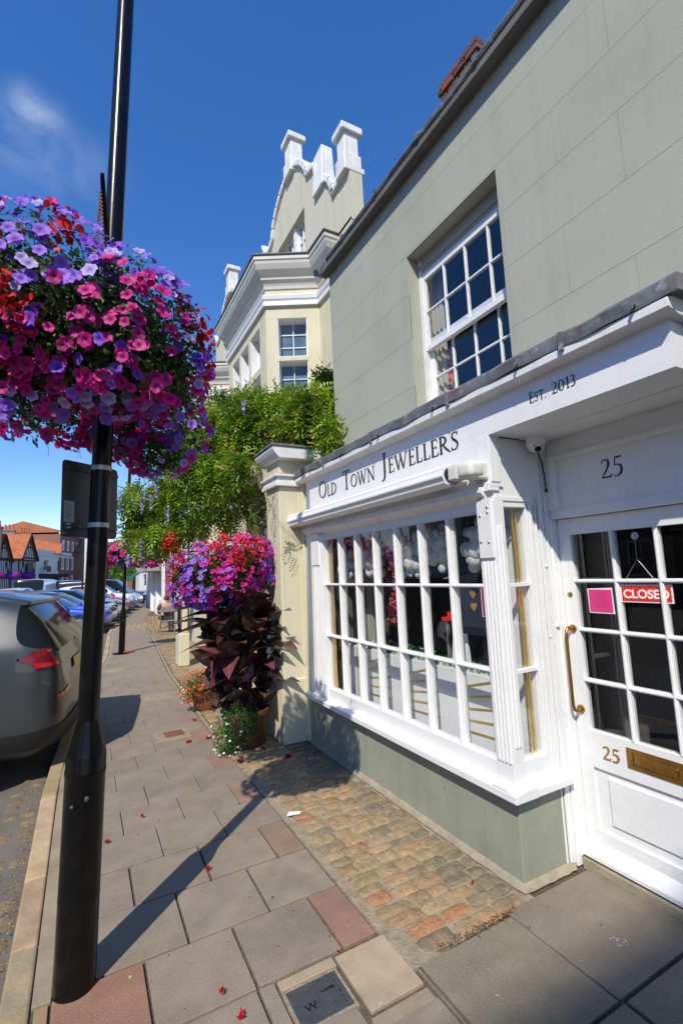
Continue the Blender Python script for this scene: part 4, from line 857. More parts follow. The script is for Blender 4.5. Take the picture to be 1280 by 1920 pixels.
def leaves(name, ells, n, size, cols, parent, lo=.6, hi=1.02, droop=.3, accept=None, material=None):
    P_, N_ = ell_sample(ells, n, lo, hi, accept)
    d = N_ + npr.normal(0, .6, N_.shape); d[:, 2] += .35
    Ms = frame_from(d, npr.uniform(0, 6.28, n)) * npr.uniform(size * .6, size * 1.35, (n, 1, 1))
    ci = npr.randint(0, len(cols), n); cc = np.array(cols)[ci] * npr.uniform(.65, 1.35, (n, 1))
    return scatter(name, LV, LF, Ms, P_, cc, material or leafm, parent)
GRN = [(.045, .10, .014), (.06, .13, .02), (.035, .08, .012), (.10, .16, .02), (.03, .07, .015)]
def strands(name, ells, n, parent, r=.0025, col=(.05, .09, .02), L=.16):
    m = MB(); P_, N_ = ell_sample(ells, n, .7, .95); m.tint = col
    for p, nn in zip(P_, N_):
        q_ = Vector(p); d = Vector(nn); m.tube([q_, q_ + d * L * .5 + Vector((0, 0, .02)), q_ + d * L + Vector((rnd.uniform(-.02, .02), 0, -.03))], [r, r * .8, r * .5], 4, False)
    return m.obj(name, leafm, parent, tinted=True)
def petunias(parent, ells, n, rule, sz, individual=0, lo=.97, hi=1.12, camera_pt=(0, 0, 1.7)):
    clump = lambda p: npr.rand() < .26 + .74 * (math.sin(p[0] * 17 + p[2] * 6) * math.sin(p[2] * 15 + 1 + p[1] * 5) > -.12)
    P_, N_ = ell_sample(ells, n, lo, hi, clump); to = (np.array(camera_pt) - P_); to /= np.linalg.norm(to, axis=1, keepdims=True)
    d = N_ * .9 + np.array([[-.3, -.45, .25]]) + npr.normal(0, .28, N_.shape)
    roll = npr.uniform(0, 6.28, n); size = npr.uniform(sz * .72, sz * 1.15, n)
    cols, isl = [], []
    for p in P_: c_ = rule(p); cols.append(c_)
    cols = np.array(cols) * npr.uniform(.8, 1.12, (n, 1)); F_ = frame_from(d, roll)
    vis = (N_ * to).sum(1); order = np.argsort(-vis * size)
    pick = order[:individual] if individual else []
    rest = order[individual:]
    M_ = F_ * size[:, None, None]
    sq = npr.uniform(.75, 1.1, n); M_[:, :, 0] *= sq[:, None]
    fl = [f for f in FF] + FQ
    lilac = cols[:, 2] > .5
    for sel, vc in ((rest[~lilac[rest]], FVC), (rest[lilac[rest]], FVL)):
        if len(sel):
            o = scatter('petunia_flower_mass', FT, fl, M_[sel], P_[sel], cols[sel], flowerm, parent, True, vc); o['kind'] = 'stuff'
    if individual:
        me_cache = {}
        for i in pick:
            key = (round(float(cols[i][0]) * 5), round(float(cols[i][2]) * 5))
            if key not in me_cache:
                mb = MB(); vc = FVL if lilac[i] else FVC
                me = bpy.data.meshes.new('petunia_flower'); me.from_pydata([tuple(v) for v in FT], [], fl); a = me.color_attributes.new('tint', 'FLOAT_COLOR', 'POINT')
                a.data.foreach_set('color', [x for v in vc for x in (cols[i][0] * v[0], cols[i][1] * v[1], cols[i][2] * v[2], 1)]); me.materials.append(flowerm); me.polygons.foreach_set('use_smooth', [True] * len(me.polygons)); me_cache[key] = me
            o = bpy.data.objects.new('petunia_flower', me_cache[key]); C.objects.link(o); o.parent = parent; o.matrix_parent_inverse = Matrix.Translation(-parent.location)
            mm = Matrix([list(r_) for r_ in M_[i]]).to_4x4(); mm.translation = Vector(P_[i]); o.matrix_basis = mm
def blooms(name, parent, pts, r, n, col, seed=0):     # clumped red begonia heads
    q = np.random.RandomState(seed); k = n // len(pts)
    tv = [(0, 0, 0), (.6, .2, .12), (.7, .9, .3), (0, 1.25, .25), (-.7, .9, .3), (-.6, .2, .12)]; tf = [(0, 1, 2), (0, 2, 3), (0, 3, 4), (0, 4, 5)]
    for (x, y, z) in pts:
        d = q.normal(size=(k, 3)); d /= np.linalg.norm(d, axis=1, keepdims=True); P_ = np.array([x, y, z]) + d * r * q.uniform(.3, 1.1, (k, 1)) * np.array([1, 1, 1.25])
        Ms = frame_from(d + q.normal(0, .5, (k, 3)), q.uniform(0, 6.28, k)) * q.uniform(.010, .021, (k, 1, 1))
        scatter(name, tv, tf, Ms, P_, np.array([col]) * q.uniform(.45, 1.2, (k, 1)), flowerm, parent)

hb = thing('hanging_basket', 'huge basket of purple, magenta and red petunias hung on the near lamp post', 'hanging basket', (.08, 2.42, 3.4), 'flower baskets on the lamp posts')
BE = [(-.17, 2.36, 2.93, .36, .32, .38), (.15, 2.36, 2.84, .35, .32, .37), (.05, 2.40, 2.76, .40, .30, .28), (.36, 2.48, 2.74, .21, .28, .26), (-.28, 2.50, 2.72, .28, .24, .34), (-.40, 2.42, 2.92, .22, .25, .3)]
BE = [(x * .88 - .015, y * .88, 1.68 + (z - 1.68) * .88, a * .88, b * .88, c2 * .88) for x, y, z, a, b, c2 in BE]
BE += [(-.12, 2.80, 2.62, .30, .20, .22), (.32, 2.80, 2.60, .30, .22, .30), (.36, 2.76, 2.40, .17, .16, .14), (.14, 2.78, 2.58, .24, .20, .22)]
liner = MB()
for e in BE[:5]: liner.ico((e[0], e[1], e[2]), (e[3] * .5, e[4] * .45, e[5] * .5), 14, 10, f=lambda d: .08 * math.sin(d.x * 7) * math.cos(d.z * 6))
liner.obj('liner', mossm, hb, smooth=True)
leaves('foliage', BE, 19000, .026, GRN, hb, .45, 1.03)
strands('stems', BE, 90, hb, .0018, L=.09)
def rule_big(p):
    x, y, z = p; u = npr.rand()
    if z > 2.73 + .09 * math.sin(x * 9): return (LAV if u < .55 else LIL if u < .75 else PUR if u < .9 else MAG)
    if x > .36: return LAV if u < .35 else (PUR if u < .55 else MAG if u < .85 else LIL)
    if z > 2.42: return MAG if u < .82 else (PUR if u < .92 else PNK)
    return MAG if u < .5 else (LIL if u < .75 else LAV)
petunias(hb, BE, 1500, rule_big, .028, 100, .95, 1.15)
blooms('begonia_bloom', hb, [(-.37, 1.94, 3.06), (-.36, 1.92, 2.93), (-.33, 1.87, 2.78), (-.27, 1.84, 2.68), (-.20, 1.86, 2.62), (-.10, 1.86, 2.98), (.43, 2.10, 2.84), (.46, 2.10, 2.74), (.47, 2.12, 2.62), (.38, 2.08, 2.86)], .062, 620, REDF, 3)
m = MB()
for a, b in (((.03, 2.18, 3.42), (.01, 2.12, 3.12)), ((.03, 2.18, 3.42), (.045, 2.12, 3.12)), ((.03, 2.18, 3.42), (.02, 2.22, 3.12))):
    A, B = Vector(a), Vector(b); k = 14
    for i in range(k):
        p = A.lerp(B, i / k); m.tube([p + Vector((.004, 0, 0)), p + Vector((-.004, .004, -.011)), p + Vector((.003, 0, -.024))], .003, 5)
m.obj('chain', rustm, hb, smooth=True)
# parking plate strapped to the back of the post
sg = thing('traffic_sign', 'grey back of a street sign plate strapped to the near lamp post', 'sign', (0.06, 2.58, 1.9))
Ms_ = Matrix.Translation((-.100, 2.54, 0)) @ Matrix.Rotation(math.radians(38), 4, 'Z')
def rrect(x0, x1, z0, z1, r, n=5):
    pts = []
    for cx, cz, a0 in ((x1 - r, z1 - r, 0), (x0 + r, z1 - r, 90), (x0 + r, z0 + r, 180), (x1 - r, z0 + r, 270)):
        for i in range(n + 1): a = math.radians(a0 + 90 * i / n); pts.append((cx + r * math.cos(a), cz + r * math.sin(a)))
    return pts
signgrey = mat('sign_back_grey', (.085, .095, .09), .45, .1, 5, .05, 20, metal=.3)
def xf(mb, M): mb.v = [tuple(M @ Vector(v)) for v in mb.v]; return mb
m = MB(); m.prism(rrect(0, .31, 1.895, 2.262, .02), 'y', 0, .004); m.box(.008, .302, -.006, 0, 1.905, 1.915); xf(m, Ms_).obj('plate', signgrey, sg, bevel=.0008)
m = MB(); m.box(.012, .30, -.018, -.001, 2.215, 2.228); m.box(.012, .30, -.018, -.001, 1.938, 1.951); xf(m, Ms_).obj('channel', signgrey, sg, bevel=.001)
m = MB(); m.box(.012, .065, -.0012, 0, 1.965, 2.065); xf(m, Ms_).obj('sticker', mat('sticker', (.42, .43, .40), .6), sg)
m = MB()
for k in range(9): m.box(.018, .018 + .02 + .02 * ((k * 7) % 5) / 5, -.002, -.0011, 1.985 + k * .008, 1.9868 + k * .008)
m.box(.018, .023, -.002, -.0011, 2.053, 2.058); xf(m, Ms_).obj('sticker_print', dark_in, sg)
m = MB()
for z in (2.22, 1.945):
    m.tube([(.028 * z, 2.525, z - .011), (.028 * z, 2.525, z + .011)], .0465, 26)
m.obj('strap', galv, sg, smooth=True)
m = MB()
for (x, z) in ((.02, 1.953), (.02, 1.936), (.075, 1.944)): m.tube([(x, -.035, z), (x, -.005, z)], .005, 8)
xf(m, Ms_).obj('screw', galv, sg)

# ------------------------------------------------------------ cream gate pier
gp = thing('gate_pier', 'cream rendered gate pier with a moulded white cap left of the shop', 'pier', (1.98, 4.85, 0))
m = MB(); m.box(1.785, 2.19, 4.652, 5.05, 0, 2.60); m.box(1.765, 2.21, 4.636, 5.07, 0, .62); m.box(1.795, 2.18, 4.66, 5.04, 2.74, 2.90); m.box(2.02, 2.30, 4.585, 4.8, 0, 2.64); m.obj('shaft', cream, gp, bevel=.012)
m = MB(); m.box(1.745, 2.225, 4.612, 5.09, 2.60, 2.645); m.box(1.76, 2.21, 4.628, 5.075, 2.645, 2.70); m.box(1.735, 2.235, 4.60, 5.10, 2.70, 2.725); m.obj('necking', whiteold, gp, bevel=.006)
m = MB(); m.prism([(1.76, 2.885), (1.71, 2.94), (1.69, 2.98), (1.69, 3.01), (2.50, 3.01), (2.50, 2.885)], 'y', 4.55, 5.15); m.obj('cap', whiteold, gp, bevel=.008)
m = MB(); m.box(1.675, 2.51, 4.535, 5.17, 3.01, 3.035); m.obj('cap_lead', lead, gp, bevel=.006)
# garden wall behind the pier
gw = thing('garden_wall', 'cream rendered garden wall and low white plinth behind the flower pots', 'wall', (1.9, 7.5, 0))
m = MB(); m.box(2.02, 2.22, 5.05, 9.8, 0, 2.05); m.box(1.99, 2.25, 5.06, 9.8, 2.05, 2.12); m.obj('wall_panel', cream, gw, bevel=.01)
m = MB(); m.box(1.63, 1.83, 9.75, 10.15, 0, .62); m.box(1.70, 1.80, 9.78, 9.9, .62, 1.2); m.obj('end_post', cream, gw, bevel=.02)

# ------------------------------------------------------------ wisteria over the gate
wi = thing('wisteria', 'green wisteria with pale purple racemes spilling over the cream pier and wall', 'climbing plant', (2.1, 6.2, 0))
WE = [(2.35, 5.35, 3.55, .52, .40, .42), (2.05, 5.7, 3.65, .55, .5, .42), (2.55, 5.0, 3.38, .28, .3, .40), (2.62, 4.85, 3.22, .22, .2, .28), (2.26, 4.62, 3.30, .17, .24, .26), (2.16, 4.75, 3.42, .26, .25, .28), (2.15, 4.18, 3.02, .10, .16, .20), (2.2, 4.32, 3.2, .1, .16, .2), (2.2, 4.95, 3.30, .3, .25, .22), (1.75, 6.1, 3.62, .58, .6, .52), (1.45, 6.4, 3.40, .48, .6, .55), (1.25, 6.8, 2.72, .45, .6, .55), (.95, 7.0, 2.45, .40, .5, .45), (.70, 7.1, 2.35, .32, .4, .32), (.60, 6.9, 2.72, .26, .35, .25), (1.75, 6.5, 2.75, .35, .6, .55), (1.50, 5.9, 2.9, .30, .35, .35), (.85, 6.6, 2.25, .28, .3, .22), (2.66, 5.1, 3.95, .10, .12, .32), (1.15, 6.9, 3.15, .42, .5, .45), (1.55, 5.3, 2.95, .18, .3, .2)]
base = []; lf = []
for k in range(5):
    for s in (-1, 1):
        a = .15 + .16 * k; b0 = len(base); dx = s * .26 * (1 - .08 * k)
        base += [(0.0, a, -.05 * k * k * .3), (s * .12, a + .11, .01 - .016 * k * k), (dx, a + .10, -.035 - .016 * k * k), (s * .14, a + .015, -.012 - .016 * k * k)]; lf.append((b0, b0 + 3, b0 + 2, b0 + 1) if s > 0 else (b0, b0 + 1, b0 + 2, b0 + 3))
b0 = len(base); base += [(0, .88, -.25), (.05, 1.0, -.28), (0, 1.16, -.34), (-.05, 1.0, -.28)]; lf.append((b0, b0 + 1, b0 + 2, b0 + 3))
def wist(name, n, lo, hi, cols, size, parent, ells=WE, acc=None):
    P_, N_ = ell_sample(ells, n, lo, hi, acc)
    out_ = N_ * .8 + npr.normal(0, .45, N_.shape); out_[:, 2] -= .12; out_ /= np.linalg.norm(out_, axis=1, keepdims=True)   # leaf axis (local y)
    up = np.array([[0, 0, 1.]]) + npr.normal(0, .45, N_.shape) + N_ * .6; x_ = np.cross(out_, up); x_ /= np.linalg.norm(x_, axis=1, keepdims=True); z_ = np.cross(x_, out_)
    Ms = np.stack([x_, out_, z_], 2) * npr.uniform(size * .7, size * 1.2, (n, 1, 1))
    ci = npr.randint(0, len(cols), n); patch = .82 + .35 * np.sin(P_[:, 0:1] * 7 + P_[:, 2:3] * 9) * np.cos(P_[:, 1:2] * 5)
    return scatter(name, base, lf, Ms, P_ - out_ * size * .5, np.array(cols)[ci] * npr.uniform(.7, 1.3, (n, 1)) * patch, leafm, parent)
WG = [(.24, .42, .02), (.17, .34, .016), (.32, .48, .025), (.10, .23, .015), (.40, .46, .03)]
wist('foliage', 6200, .5, 1.05, WG, .25, wi)
wist('foliage', 1500, .5, 1.08, WG + [(.40, .46, .03)], .23, wi, WE[0:1] + [(2.62, 4.85, 3.22, .22, .2, .28), (2.26, 4.62, 3.30, .17, .24, .26), (2.16, 4.75, 3.42, .26, .25, .28), (2.55, 5.0, 3.38, .28, .3, .40), (2.66, 5.1, 3.95, .12, .12, .32), (2.15, 4.2, 3.08, .12, .2, .26), (2.2, 4.45, 3.48, .14, .2, .22), (2.6, 5.05, 3.8, .2, .2, .4)])
wist('young_shoots', 190, .95, 1.12, [(.44, .36, .03), (.45, .26, .04), (.34, .42, .04)], .19, wi)
wist('young_shoots', 60, .9, 1.25, [(.42, .34, .04), (.45, .26, .04), (.34, .38, .04)], .19, wi, [(2.26, 4.60, 3.30, .17, .24, .26), (2.66, 5.1, 3.95, .12, .14, .32), (2.1, 4.8, 3.3, .3, .2, .2)])
wist('trailing_shoots', 30, .3, 1.0, [(.40, .34, .05), (.2, .28, .04)], .15, wi, [(1.93, 4.62, 2.0, .16, .03, .25), (1.70, 4.8, 2.45, .06, .15, .3), (1.6, 5.0, 2.25, .15, .15, .25)])
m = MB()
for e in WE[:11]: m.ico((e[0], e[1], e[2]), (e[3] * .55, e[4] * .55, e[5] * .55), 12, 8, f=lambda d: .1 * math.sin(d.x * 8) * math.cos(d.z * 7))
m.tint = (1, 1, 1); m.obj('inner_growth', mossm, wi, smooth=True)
m = MB()
m.tube([(1.98, 5.4, 0), (1.95, 5.35, .8), (2.0, 5.4, 1.6), (1.92, 5.5, 2.4), (1.9, 5.7, 3.2)], [.05, .045, .045, .04, .03], 8); m.tube([(1.95, 5.5, 2.3), (1.6, 6.0, 2.9), (1.3, 6.5, 2.9), (.9, 6.9, 2.6)], [.03, .028, .022, .015], 8)
m.obj('trunk', barkm, wi, smooth=True)
m = MB(); q = random.Random(8)
for i in range(46):
    p = Vector(ell_sample(WE, 1, .9, 1.0)[0][0]); m.tint = q.choice([(.2, .24, .05), (.12, .16, .04), (.3, .25, .1)]); d = Vector((q.uniform(-1, 1), q.uniform(-1, .3), q.uniform(-.4, .6))).normalized(); pts = [p]
    for k in range(7): d = (d + Vector((q.uniform(-.4, .4), q.uniform(-.4, .4), q.uniform(-.35, .15)))).normalized(); pts.append(pts[-1] + d * .055)
    m.tube(pts, [.003 - .0003 * k for k in range(8)], 4, False)
m.tint = (.3, .3, .1)
m.tube([(1.70, 4.6, 2.3), (1.82, 4.62, 2.15), (1.95, 4.63, 2.05), (2.0, 4.64, 1.9)], .002, 4, False)
m.obj('tendrils', leafm, wi, tinted=True)
def raceme(p, h, seed):
    q = np.random.RandomState(seed); n = 60; t = q.rand(n); P_ = np.array(p) + np.stack([q.normal(0, .02, n) * (1.1 - t), q.normal(0, .02, n) * (1.1 - t), -t * h], 1)
    Ms = frame_from(q.normal(size=(n, 3)), q.uniform(0, 6, n)) * q.uniform(.008, .016, (n, 1, 1)); cc = np.array([(.50, .42, .72)]) * q.uniform(.7, 1.25, (n, 1))
    scatter('raceme', [(-1, 0, 0), (0, -1, .3), (1, 0, 0), (0, 1, .3)], [(0, 1, 2, 3)], Ms, P_, cc, flowerm, wi)
for i, (x, y, z, h) in enumerate([(.62, 6.4, 2.72, .22), (.72, 6.35, 2.75, .2), (.38, 6.7, 2.85, .2), (.30, 6.7, 2.6, .15), (.92, 6.3, 2.6, .2), (.62, 6.5, 2.2, .22), (1.62, 5.3, 3.75, .18), (.27, 6.8, 2.45, .16), (.8, 6.5, 2.9, .15), (.70, 6.8, 2.02, .32), (.48, 6.6, 2.0, .18)]): raceme((x, y, z), h, i)

# ------------------------------------------------------------ flower ball and canna pots by the pier
fb = thing('flower_ball', 'wide hanging ball of magenta, purple and red petunias above the dark canna leaves', 'hanging basket', (1.3, 5.0, 2.0), 'flower baskets beside the pier')
FE = [(1.10, 4.95, 1.70, .32, .28, .32), (1.42, 4.95, 1.80, .34, .28, .30), (1.66, 5.0, 1.72, .20, .2, .36), (.88, 5.0, 1.66, .16, .22, .26), (1.25, 4.9, 1.56, .34, .24, .22)]
m = MB()
for e in FE: m.ico(e[:3], (e[3] * .6, e[4] * .6, e[5] * .6), 12, 8)
m.obj('liner', mossm, fb, smooth=True)
leaves('foliage', FE, 9000, .022, GRN, fb, .6, 1.05)
def rule_b(p):
    x, y, z = p; u = npr.rand()
    if x > 1.68 : return PUR if u < .7 else (LAV if u < .85 else MAG)
    if x < 1.05: return LAV if u < .55 else (PUR if u < .7 else MAG)
    if z > 1.8: return REDF if u < .45 else (LAV if u < .6 else (MAG if u < .8 else PNK))
    return MAG if u < .80 else (LAV if u < .93 else PUR)
petunias(fb, FE, 1200, rule_b, .027, 90, .98, 1.1)
blooms('begonia_bloom', fb, [(.74, 4.8, 2.05), (.70, 4.78, 2.0), (.80, 4.75, 1.88), (.75, 4.75, 1.74), (1.32, 4.62, 1.92), (1.40, 4.6, 1.96), (1.48, 4.62, 1.9), (1.36, 4.62, 1.83), (1.15, 4.7, 1.98), (1.62, 4.7, 2.0), (1.2, 4.7, 2.05)], .075, 600, REDF, 5)
m = MB(); m.tube([(1.80, 4.9, 1.92), (1.4, 4.95, 1.94), (1.3, 4.97, 1.9)], .012, 8); m.obj('wall_bracket', black, fb)

cp = thing('canna_pot', 'round dark brown pot of big dark purple canna leaves standing by the pier', 'potted plant', (1.48, 4.95, 0))
m = MB(); m.lathe([(.001, 0), (.185, 0), (.20, .02), (.232, .30), (.25, .305), (.25, .345), (.225, .35), (.21, .31), (.001, .30)], (1.47, 4.93), 36); m.obj('pot', potm, cp, smooth=True)
nx, ny = 8, 14; cv_, cf_ = [], []
for j in range(ny + 1):
    t = j / ny; w = .5 * math.sin(PI * min(1, t * .93 + .07)) ** .75 * (1 - .35 * t) * .88
    if j == ny: w = .005
    for i in range(nx + 1):
        u = -1 + 2 * i / nx; cv_.append((u * w, t, -.75 * t * t * t + .16 * abs(u) ** 1.3 * w * 2.2 + .018 * math.sin(t * 17 + u * 2) * abs(u)))
for j in range(ny):
    for i in range(nx): a = j * (nx + 1) + i; cf_.append((a, a + 1, a + nx + 2, a + nx + 1))
vcol = []
for j in range(ny + 1):
    for i in range(nx + 1): u = abs(-1 + 2 * i / nx); k = .75 + .35 * (.5 + .5 * math.sin(j * 2.1)) * u; vcol.append((1.9, 1.1, 1.25) if u < .1 else (k, k, k))
n = 104; q = np.random.RandomState(33); Pp = np.zeros((n, 3)); ax = np.zeros((n, 3))
stm = [(1.35, 4.95), (1.55, 5.0), (1.18, 5.05), (1.66, 4.92), (1.45, 4.75), (1.28, 4.78)]
for i in range(n):
    sx, sy = stm[i % 6]; z = q.uniform(.30, 1.38); a = q.uniform(0, 2 * PI) if i % 3 else q.uniform(PI * .8, PI * 1.9)
    Pp[i] = (sx, sy, z); ax[i] = (math.cos(a) * .75, math.sin(a) * .75, q.uniform(.35, 1.5))
ax[:, 0] = np.where(Pp[:, 0] > 1.5, np.clip(ax[:, 0], -1, .25), ax[:, 0])
ax /= np.linalg.norm(ax, axis=1, keepdims=True); up = np.array([[0, 0, 1.]]) + q.normal(0, .35, (n, 3)); xx = np.cross(ax, up); xx /= np.linalg.norm(xx, axis=1, keepdims=True); zz = np.cross(xx, ax)
S_ = q.uniform(.26, .46, (n, 1, 1)); Ms = np.stack([xx * .95, ax, zz], 2) * S_
colc = np.array([(.05, .028, .025), (.06, .03, .024), (.09, .05, .035), (.04, .03, .024), (.12, .04, .045), (.10, .07, .045)])[q.randint(0, 6, n)]
o = scatter('canna_leaves', cv_, cf_, Ms, Pp, colc * q.uniform(.8, 1.4, (n, 1)), cannam, cp, smooth=True, vcol=vcol)
m = MB()
m.tint = (.05, .02, .02)
for (x, y) in stm: m.tube([(1.47 + (x - 1.47) * .5, 4.93 + (y - 4.93) * .5, .3), (x, y, .8), (x + .02, y, 1.32)], [.014, .012, .006], 7)
m.obj('stems', cannam, cp, smooth=True, tinted=True)
leaves('bedding_foliage', [(1.30, 4.72, .26, .20, .16, .22), (1.22, 4.74, .14, .13, .12, .14), (1.42, 4.72, .30, .14, .12, .12)], 4200, .017, [(.05, .15, .015), (.07, .2, .02), (.04, .11, .012)], cp, .5, 1.05)
Ms = frame_from(npr.normal(0, 1, (46, 3)) + [0, -1, .6], npr.uniform(0, 6, 46)) * .011; P_, _ = ell_sample([(1.24, 4.72, .2, .18, .15, .2)], 46, 1.0, 1.06); scatter('small_white_flowers', FT, FF + FQ, Ms, P_, np.array([(.7, .7, .6)] * 46), flowerm, cp)
cp2 = thing('bedding_pot', 'rust brown pot overflowing with small orange red flowers behind the canna pot', 'potted plant', (1.38, 6.6, 0))
m = MB(); m.lathe([(.001, 0), (.15, 0), (.17, .02), (.21, .27), (.225, .28), (.225, .31), (.2, .315), (.001, .28)], (1.45, 6.55), 30); m.obj('pot', rustm, cp2, smooth=True)
OE = [(1.32, 6.4, .36, .20, .16, .16), (1.2, 6.45, .26, .13, .13, .14), (1.45, 6.45, .38, .16, .16, .13), (1.5, 6.5, .7, .1, .1, .08)]
leaves('foliage', OE, 3400, .018, [(.10, .17, .02), (.06, .13, .02), (.22, .24, .05)], cp2, .5, 1.05)
P_, N_ = ell_sample(OE[:3], 150, 1.0, 1.1); Ms = frame_from(N_ + npr.normal(0, .3, N_.shape) + [-.2, -.5, .3], npr.uniform(0, 6, 150)) * npr.uniform(.013, .02, (150, 1, 1)); o = scatter('orange_flowers', FT, FF + FQ, Ms, P_, np.array([(.75, .10, .02)]) * npr.uniform(.75, 1.2, (150, 1)), flowerm, cp2); o['kind'] = 'stuff'
P_, N_ = ell_sample([(1.12, 6.45, .24, .07, .1, .12)], 60, .6, 1.1); Ms = frame_from(N_, npr.uniform(0, 6, 60)) * .011; scatter('small_white_flowers', FT, FF + FQ, Ms, P_, np.array([(.7, .7, .58)] * 60), flowerm, cp2)
# ------------------------------------------------------------ building helpers
def wall_face(mb, p0, p1, z0, z1, th, ops, mi=0):
    p0, p1 = Vector((*p0, 0)), Vector((*p1, 0)); d = (p1 - p0); L = d.length; d.normalize(); n = Vector((d.y, -d.x, 0))  # n = outward, right of travel
    M = Matrix(((d.x, -n.x, 0, p0.x), (d.y, -n.y, 0, p0.y), (0, 0, 1, 0), (0, 0, 0, 1)))   # local x along, y inward
    rs = [(0, L, z0, z1)]
    for o in ops: rs = [r2 for r_ in rs for r2 in rect_minus(r_, o)]
    for a, b, c2, d2 in rs: mb.box(a, b, 0, th, c2, d2, mi, M)
    return M, L
def window_parts(parent, M, ops, depth, nx=2, nz=2, frame_mat=None, fr=.05, gl=None, pane_name='pane'):
    for (a, b, z0, z1) in ops:
        m = MB(); m.box(a, a + fr, depth, depth + .06, z0, z1, 0, M); m.box(b - fr, b, depth, depth + .06, z0, z1, 0, M); m.box(a + fr, b - fr, depth, depth + .06, z0, z0 + fr, 0, M); m.box(a + fr, b - fr, depth, depth + .06, z1 - fr, z1, 0, M)
        bt = min(.018, (b - a) * .03) if fr > .035 else .006
        for i in range(1, nx): x = a + (b - a) * i / nx; m.box(x - bt, x + bt, depth + .005, depth + .05, z0 + fr, z1 - fr, 0, M)
        for i in range(1, nz): z = z0 + (z1 - z0) * i / nz; m.box(a + fr, b - fr, depth + .008, depth + .045, z - bt, z + bt, 0, M)
        w = m.obj('window', frame_mat or white, parent)
        m = MB(); m.box(a + .01, b - .01, depth + .03, depth + .034, z0 + .01, z1 - .01, 0, M); m.obj(pane_name, gl or carglass, w)
def offset_path(path, d):
    out_ = []
    for i, p in enumerate(path):
        p = Vector(p); ns = []
        for a, b in ((i - 1, i), (i, i + 1)):
            if a >= 0 and b < len(path): e = Vector(path[b]) - Vector(path[a]); e.normalize(); ns.append(Vector((-e.y, e.x)))
        n = ns[0] if len(ns) == 1 else (ns[0] + ns[1]) / (1 + ns[0].dot(ns[1])); out_.append(p + n * d)
    return out_
def sweep_profile(mb, path, prof, mi=0):   # prof: closed list of (offset outward, z)
    rings = [offset_path(path, d) for d, z in prof]; n = len(prof); k = len(path)
    vs = [(rings[j][i].x, rings[j][i].y, prof[j][1]) for i in range(k) for j in range(n)]
    fs = [(i * n + j, (i + 1) * n + j, (i + 1) * n + (j + 1) % n, i * n + (j + 1) % n) for i in range(k - 1) for j in range(n)]
    fs += [tuple(range(n - 1, -1, -1)), tuple(range((k - 1) * n, k * n))]; mb.add(vs, fs, mi)

# ------------------------------------------------------------ Dutch gabled house with canted bays
gh = thing('gabled_house', 'tall cream house with white curved Dutch gables and canted bays behind the wisteria', 'house', (3.4, 8, 0))
cop_paint = mat('coping_paint', (.74, .735, .70), .7, .05, 4, .3, 18, streak=.28, dirt=(.38, .36, .31), dirt_amt=.5, dirt_scale=3.5)
m = MB(); DY = 4.44
wall_face(m, (3.4, 15.5), (3.4, 5.56), 0, 6.95, .22, [])
m.box(3.62, 9.5, 5.57, 15.5, 0, 6.9)
m.box(3.4, 9.4, 15.5, 15.7, 0, 6.9)
hp = None; wins = []
for k in range(2):
    o = DY * k
    M1, L1 = wall_face(m, (2.6, 9.50 + o), (2.6, 7.17 + o), 0, 6.95, .22, [(.27, .75, 5.24, 5.96), (.85, 1.35, 5.24, 5.96), (1.47, 2.0, 5.24, 5.96), (.27, .75, 4.3, 5.12), (.85, 1.35, 4.3, 5.12), (1.47, 2.0, 4.3, 5.12), (.3, 2.0, 1.2, 3.4)])
    wins.append((M1, [(.27, .75, 5.24, 5.96), (.85, 1.35, 5.24, 5.96), (1.47, 2.0, 5.24, 5.96), (.27, .75, 4.3, 5.12), (.85, 1.35, 4.3, 5.12), (1.47, 2.0, 4.3, 5.12)]))
    cant = [(.19, .69, 5.27, 5.95), (.19, .69, 4.4, 5.2)]
    M2, L2 = wall_face(m, (2.6, 7.17 + o), (3.4, 6.74 + o), 0, 6.95, .22, cant); wins.append((M2, cant))
    wall_face(m, (3.4, 9.93 + o), (2.6, 9.50 + o), 0, 6.95, .22, [])
hw_ = m.obj('wall', cream, gh)
m = MB()
for M_, ops in wins:
    for a, b, z0, z1 in ops:   # white reveals
        m.box(a - .001, a + .012, .01, .21, z0, z1, 0, M_); m.box(b - .012, b + .001, .01, .21, z0, z1, 0, M_); m.box(a + .013, b - .013, .01, .21, z1 - .012, z1 + .001, 0, M_); m.box(a + .013, b - .013, .01, .21, z0 - .001, z0 + .012, 0, M_)
m.obj('window_reveals', white, gh)
glassw = mat('pale_window_glass', (.10, .17, .24), .05, .3, 3, coat=1.0)
for M_, ops in wins: window_parts(gh, M_, ops, .15, 2, 3, white, .03, glassw)
path = [(3.75, 6.24), (3.4, 6.24), (3.4, 6.74), (2.6, 7.17), (2.6, 9.50), (3.4, 9.93), (3.4, 6.74 + DY), (2.6, 7.17 + DY), (2.6, 9.5 + DY), (3.4, 9.93 + DY), (3.4, 15.5)]
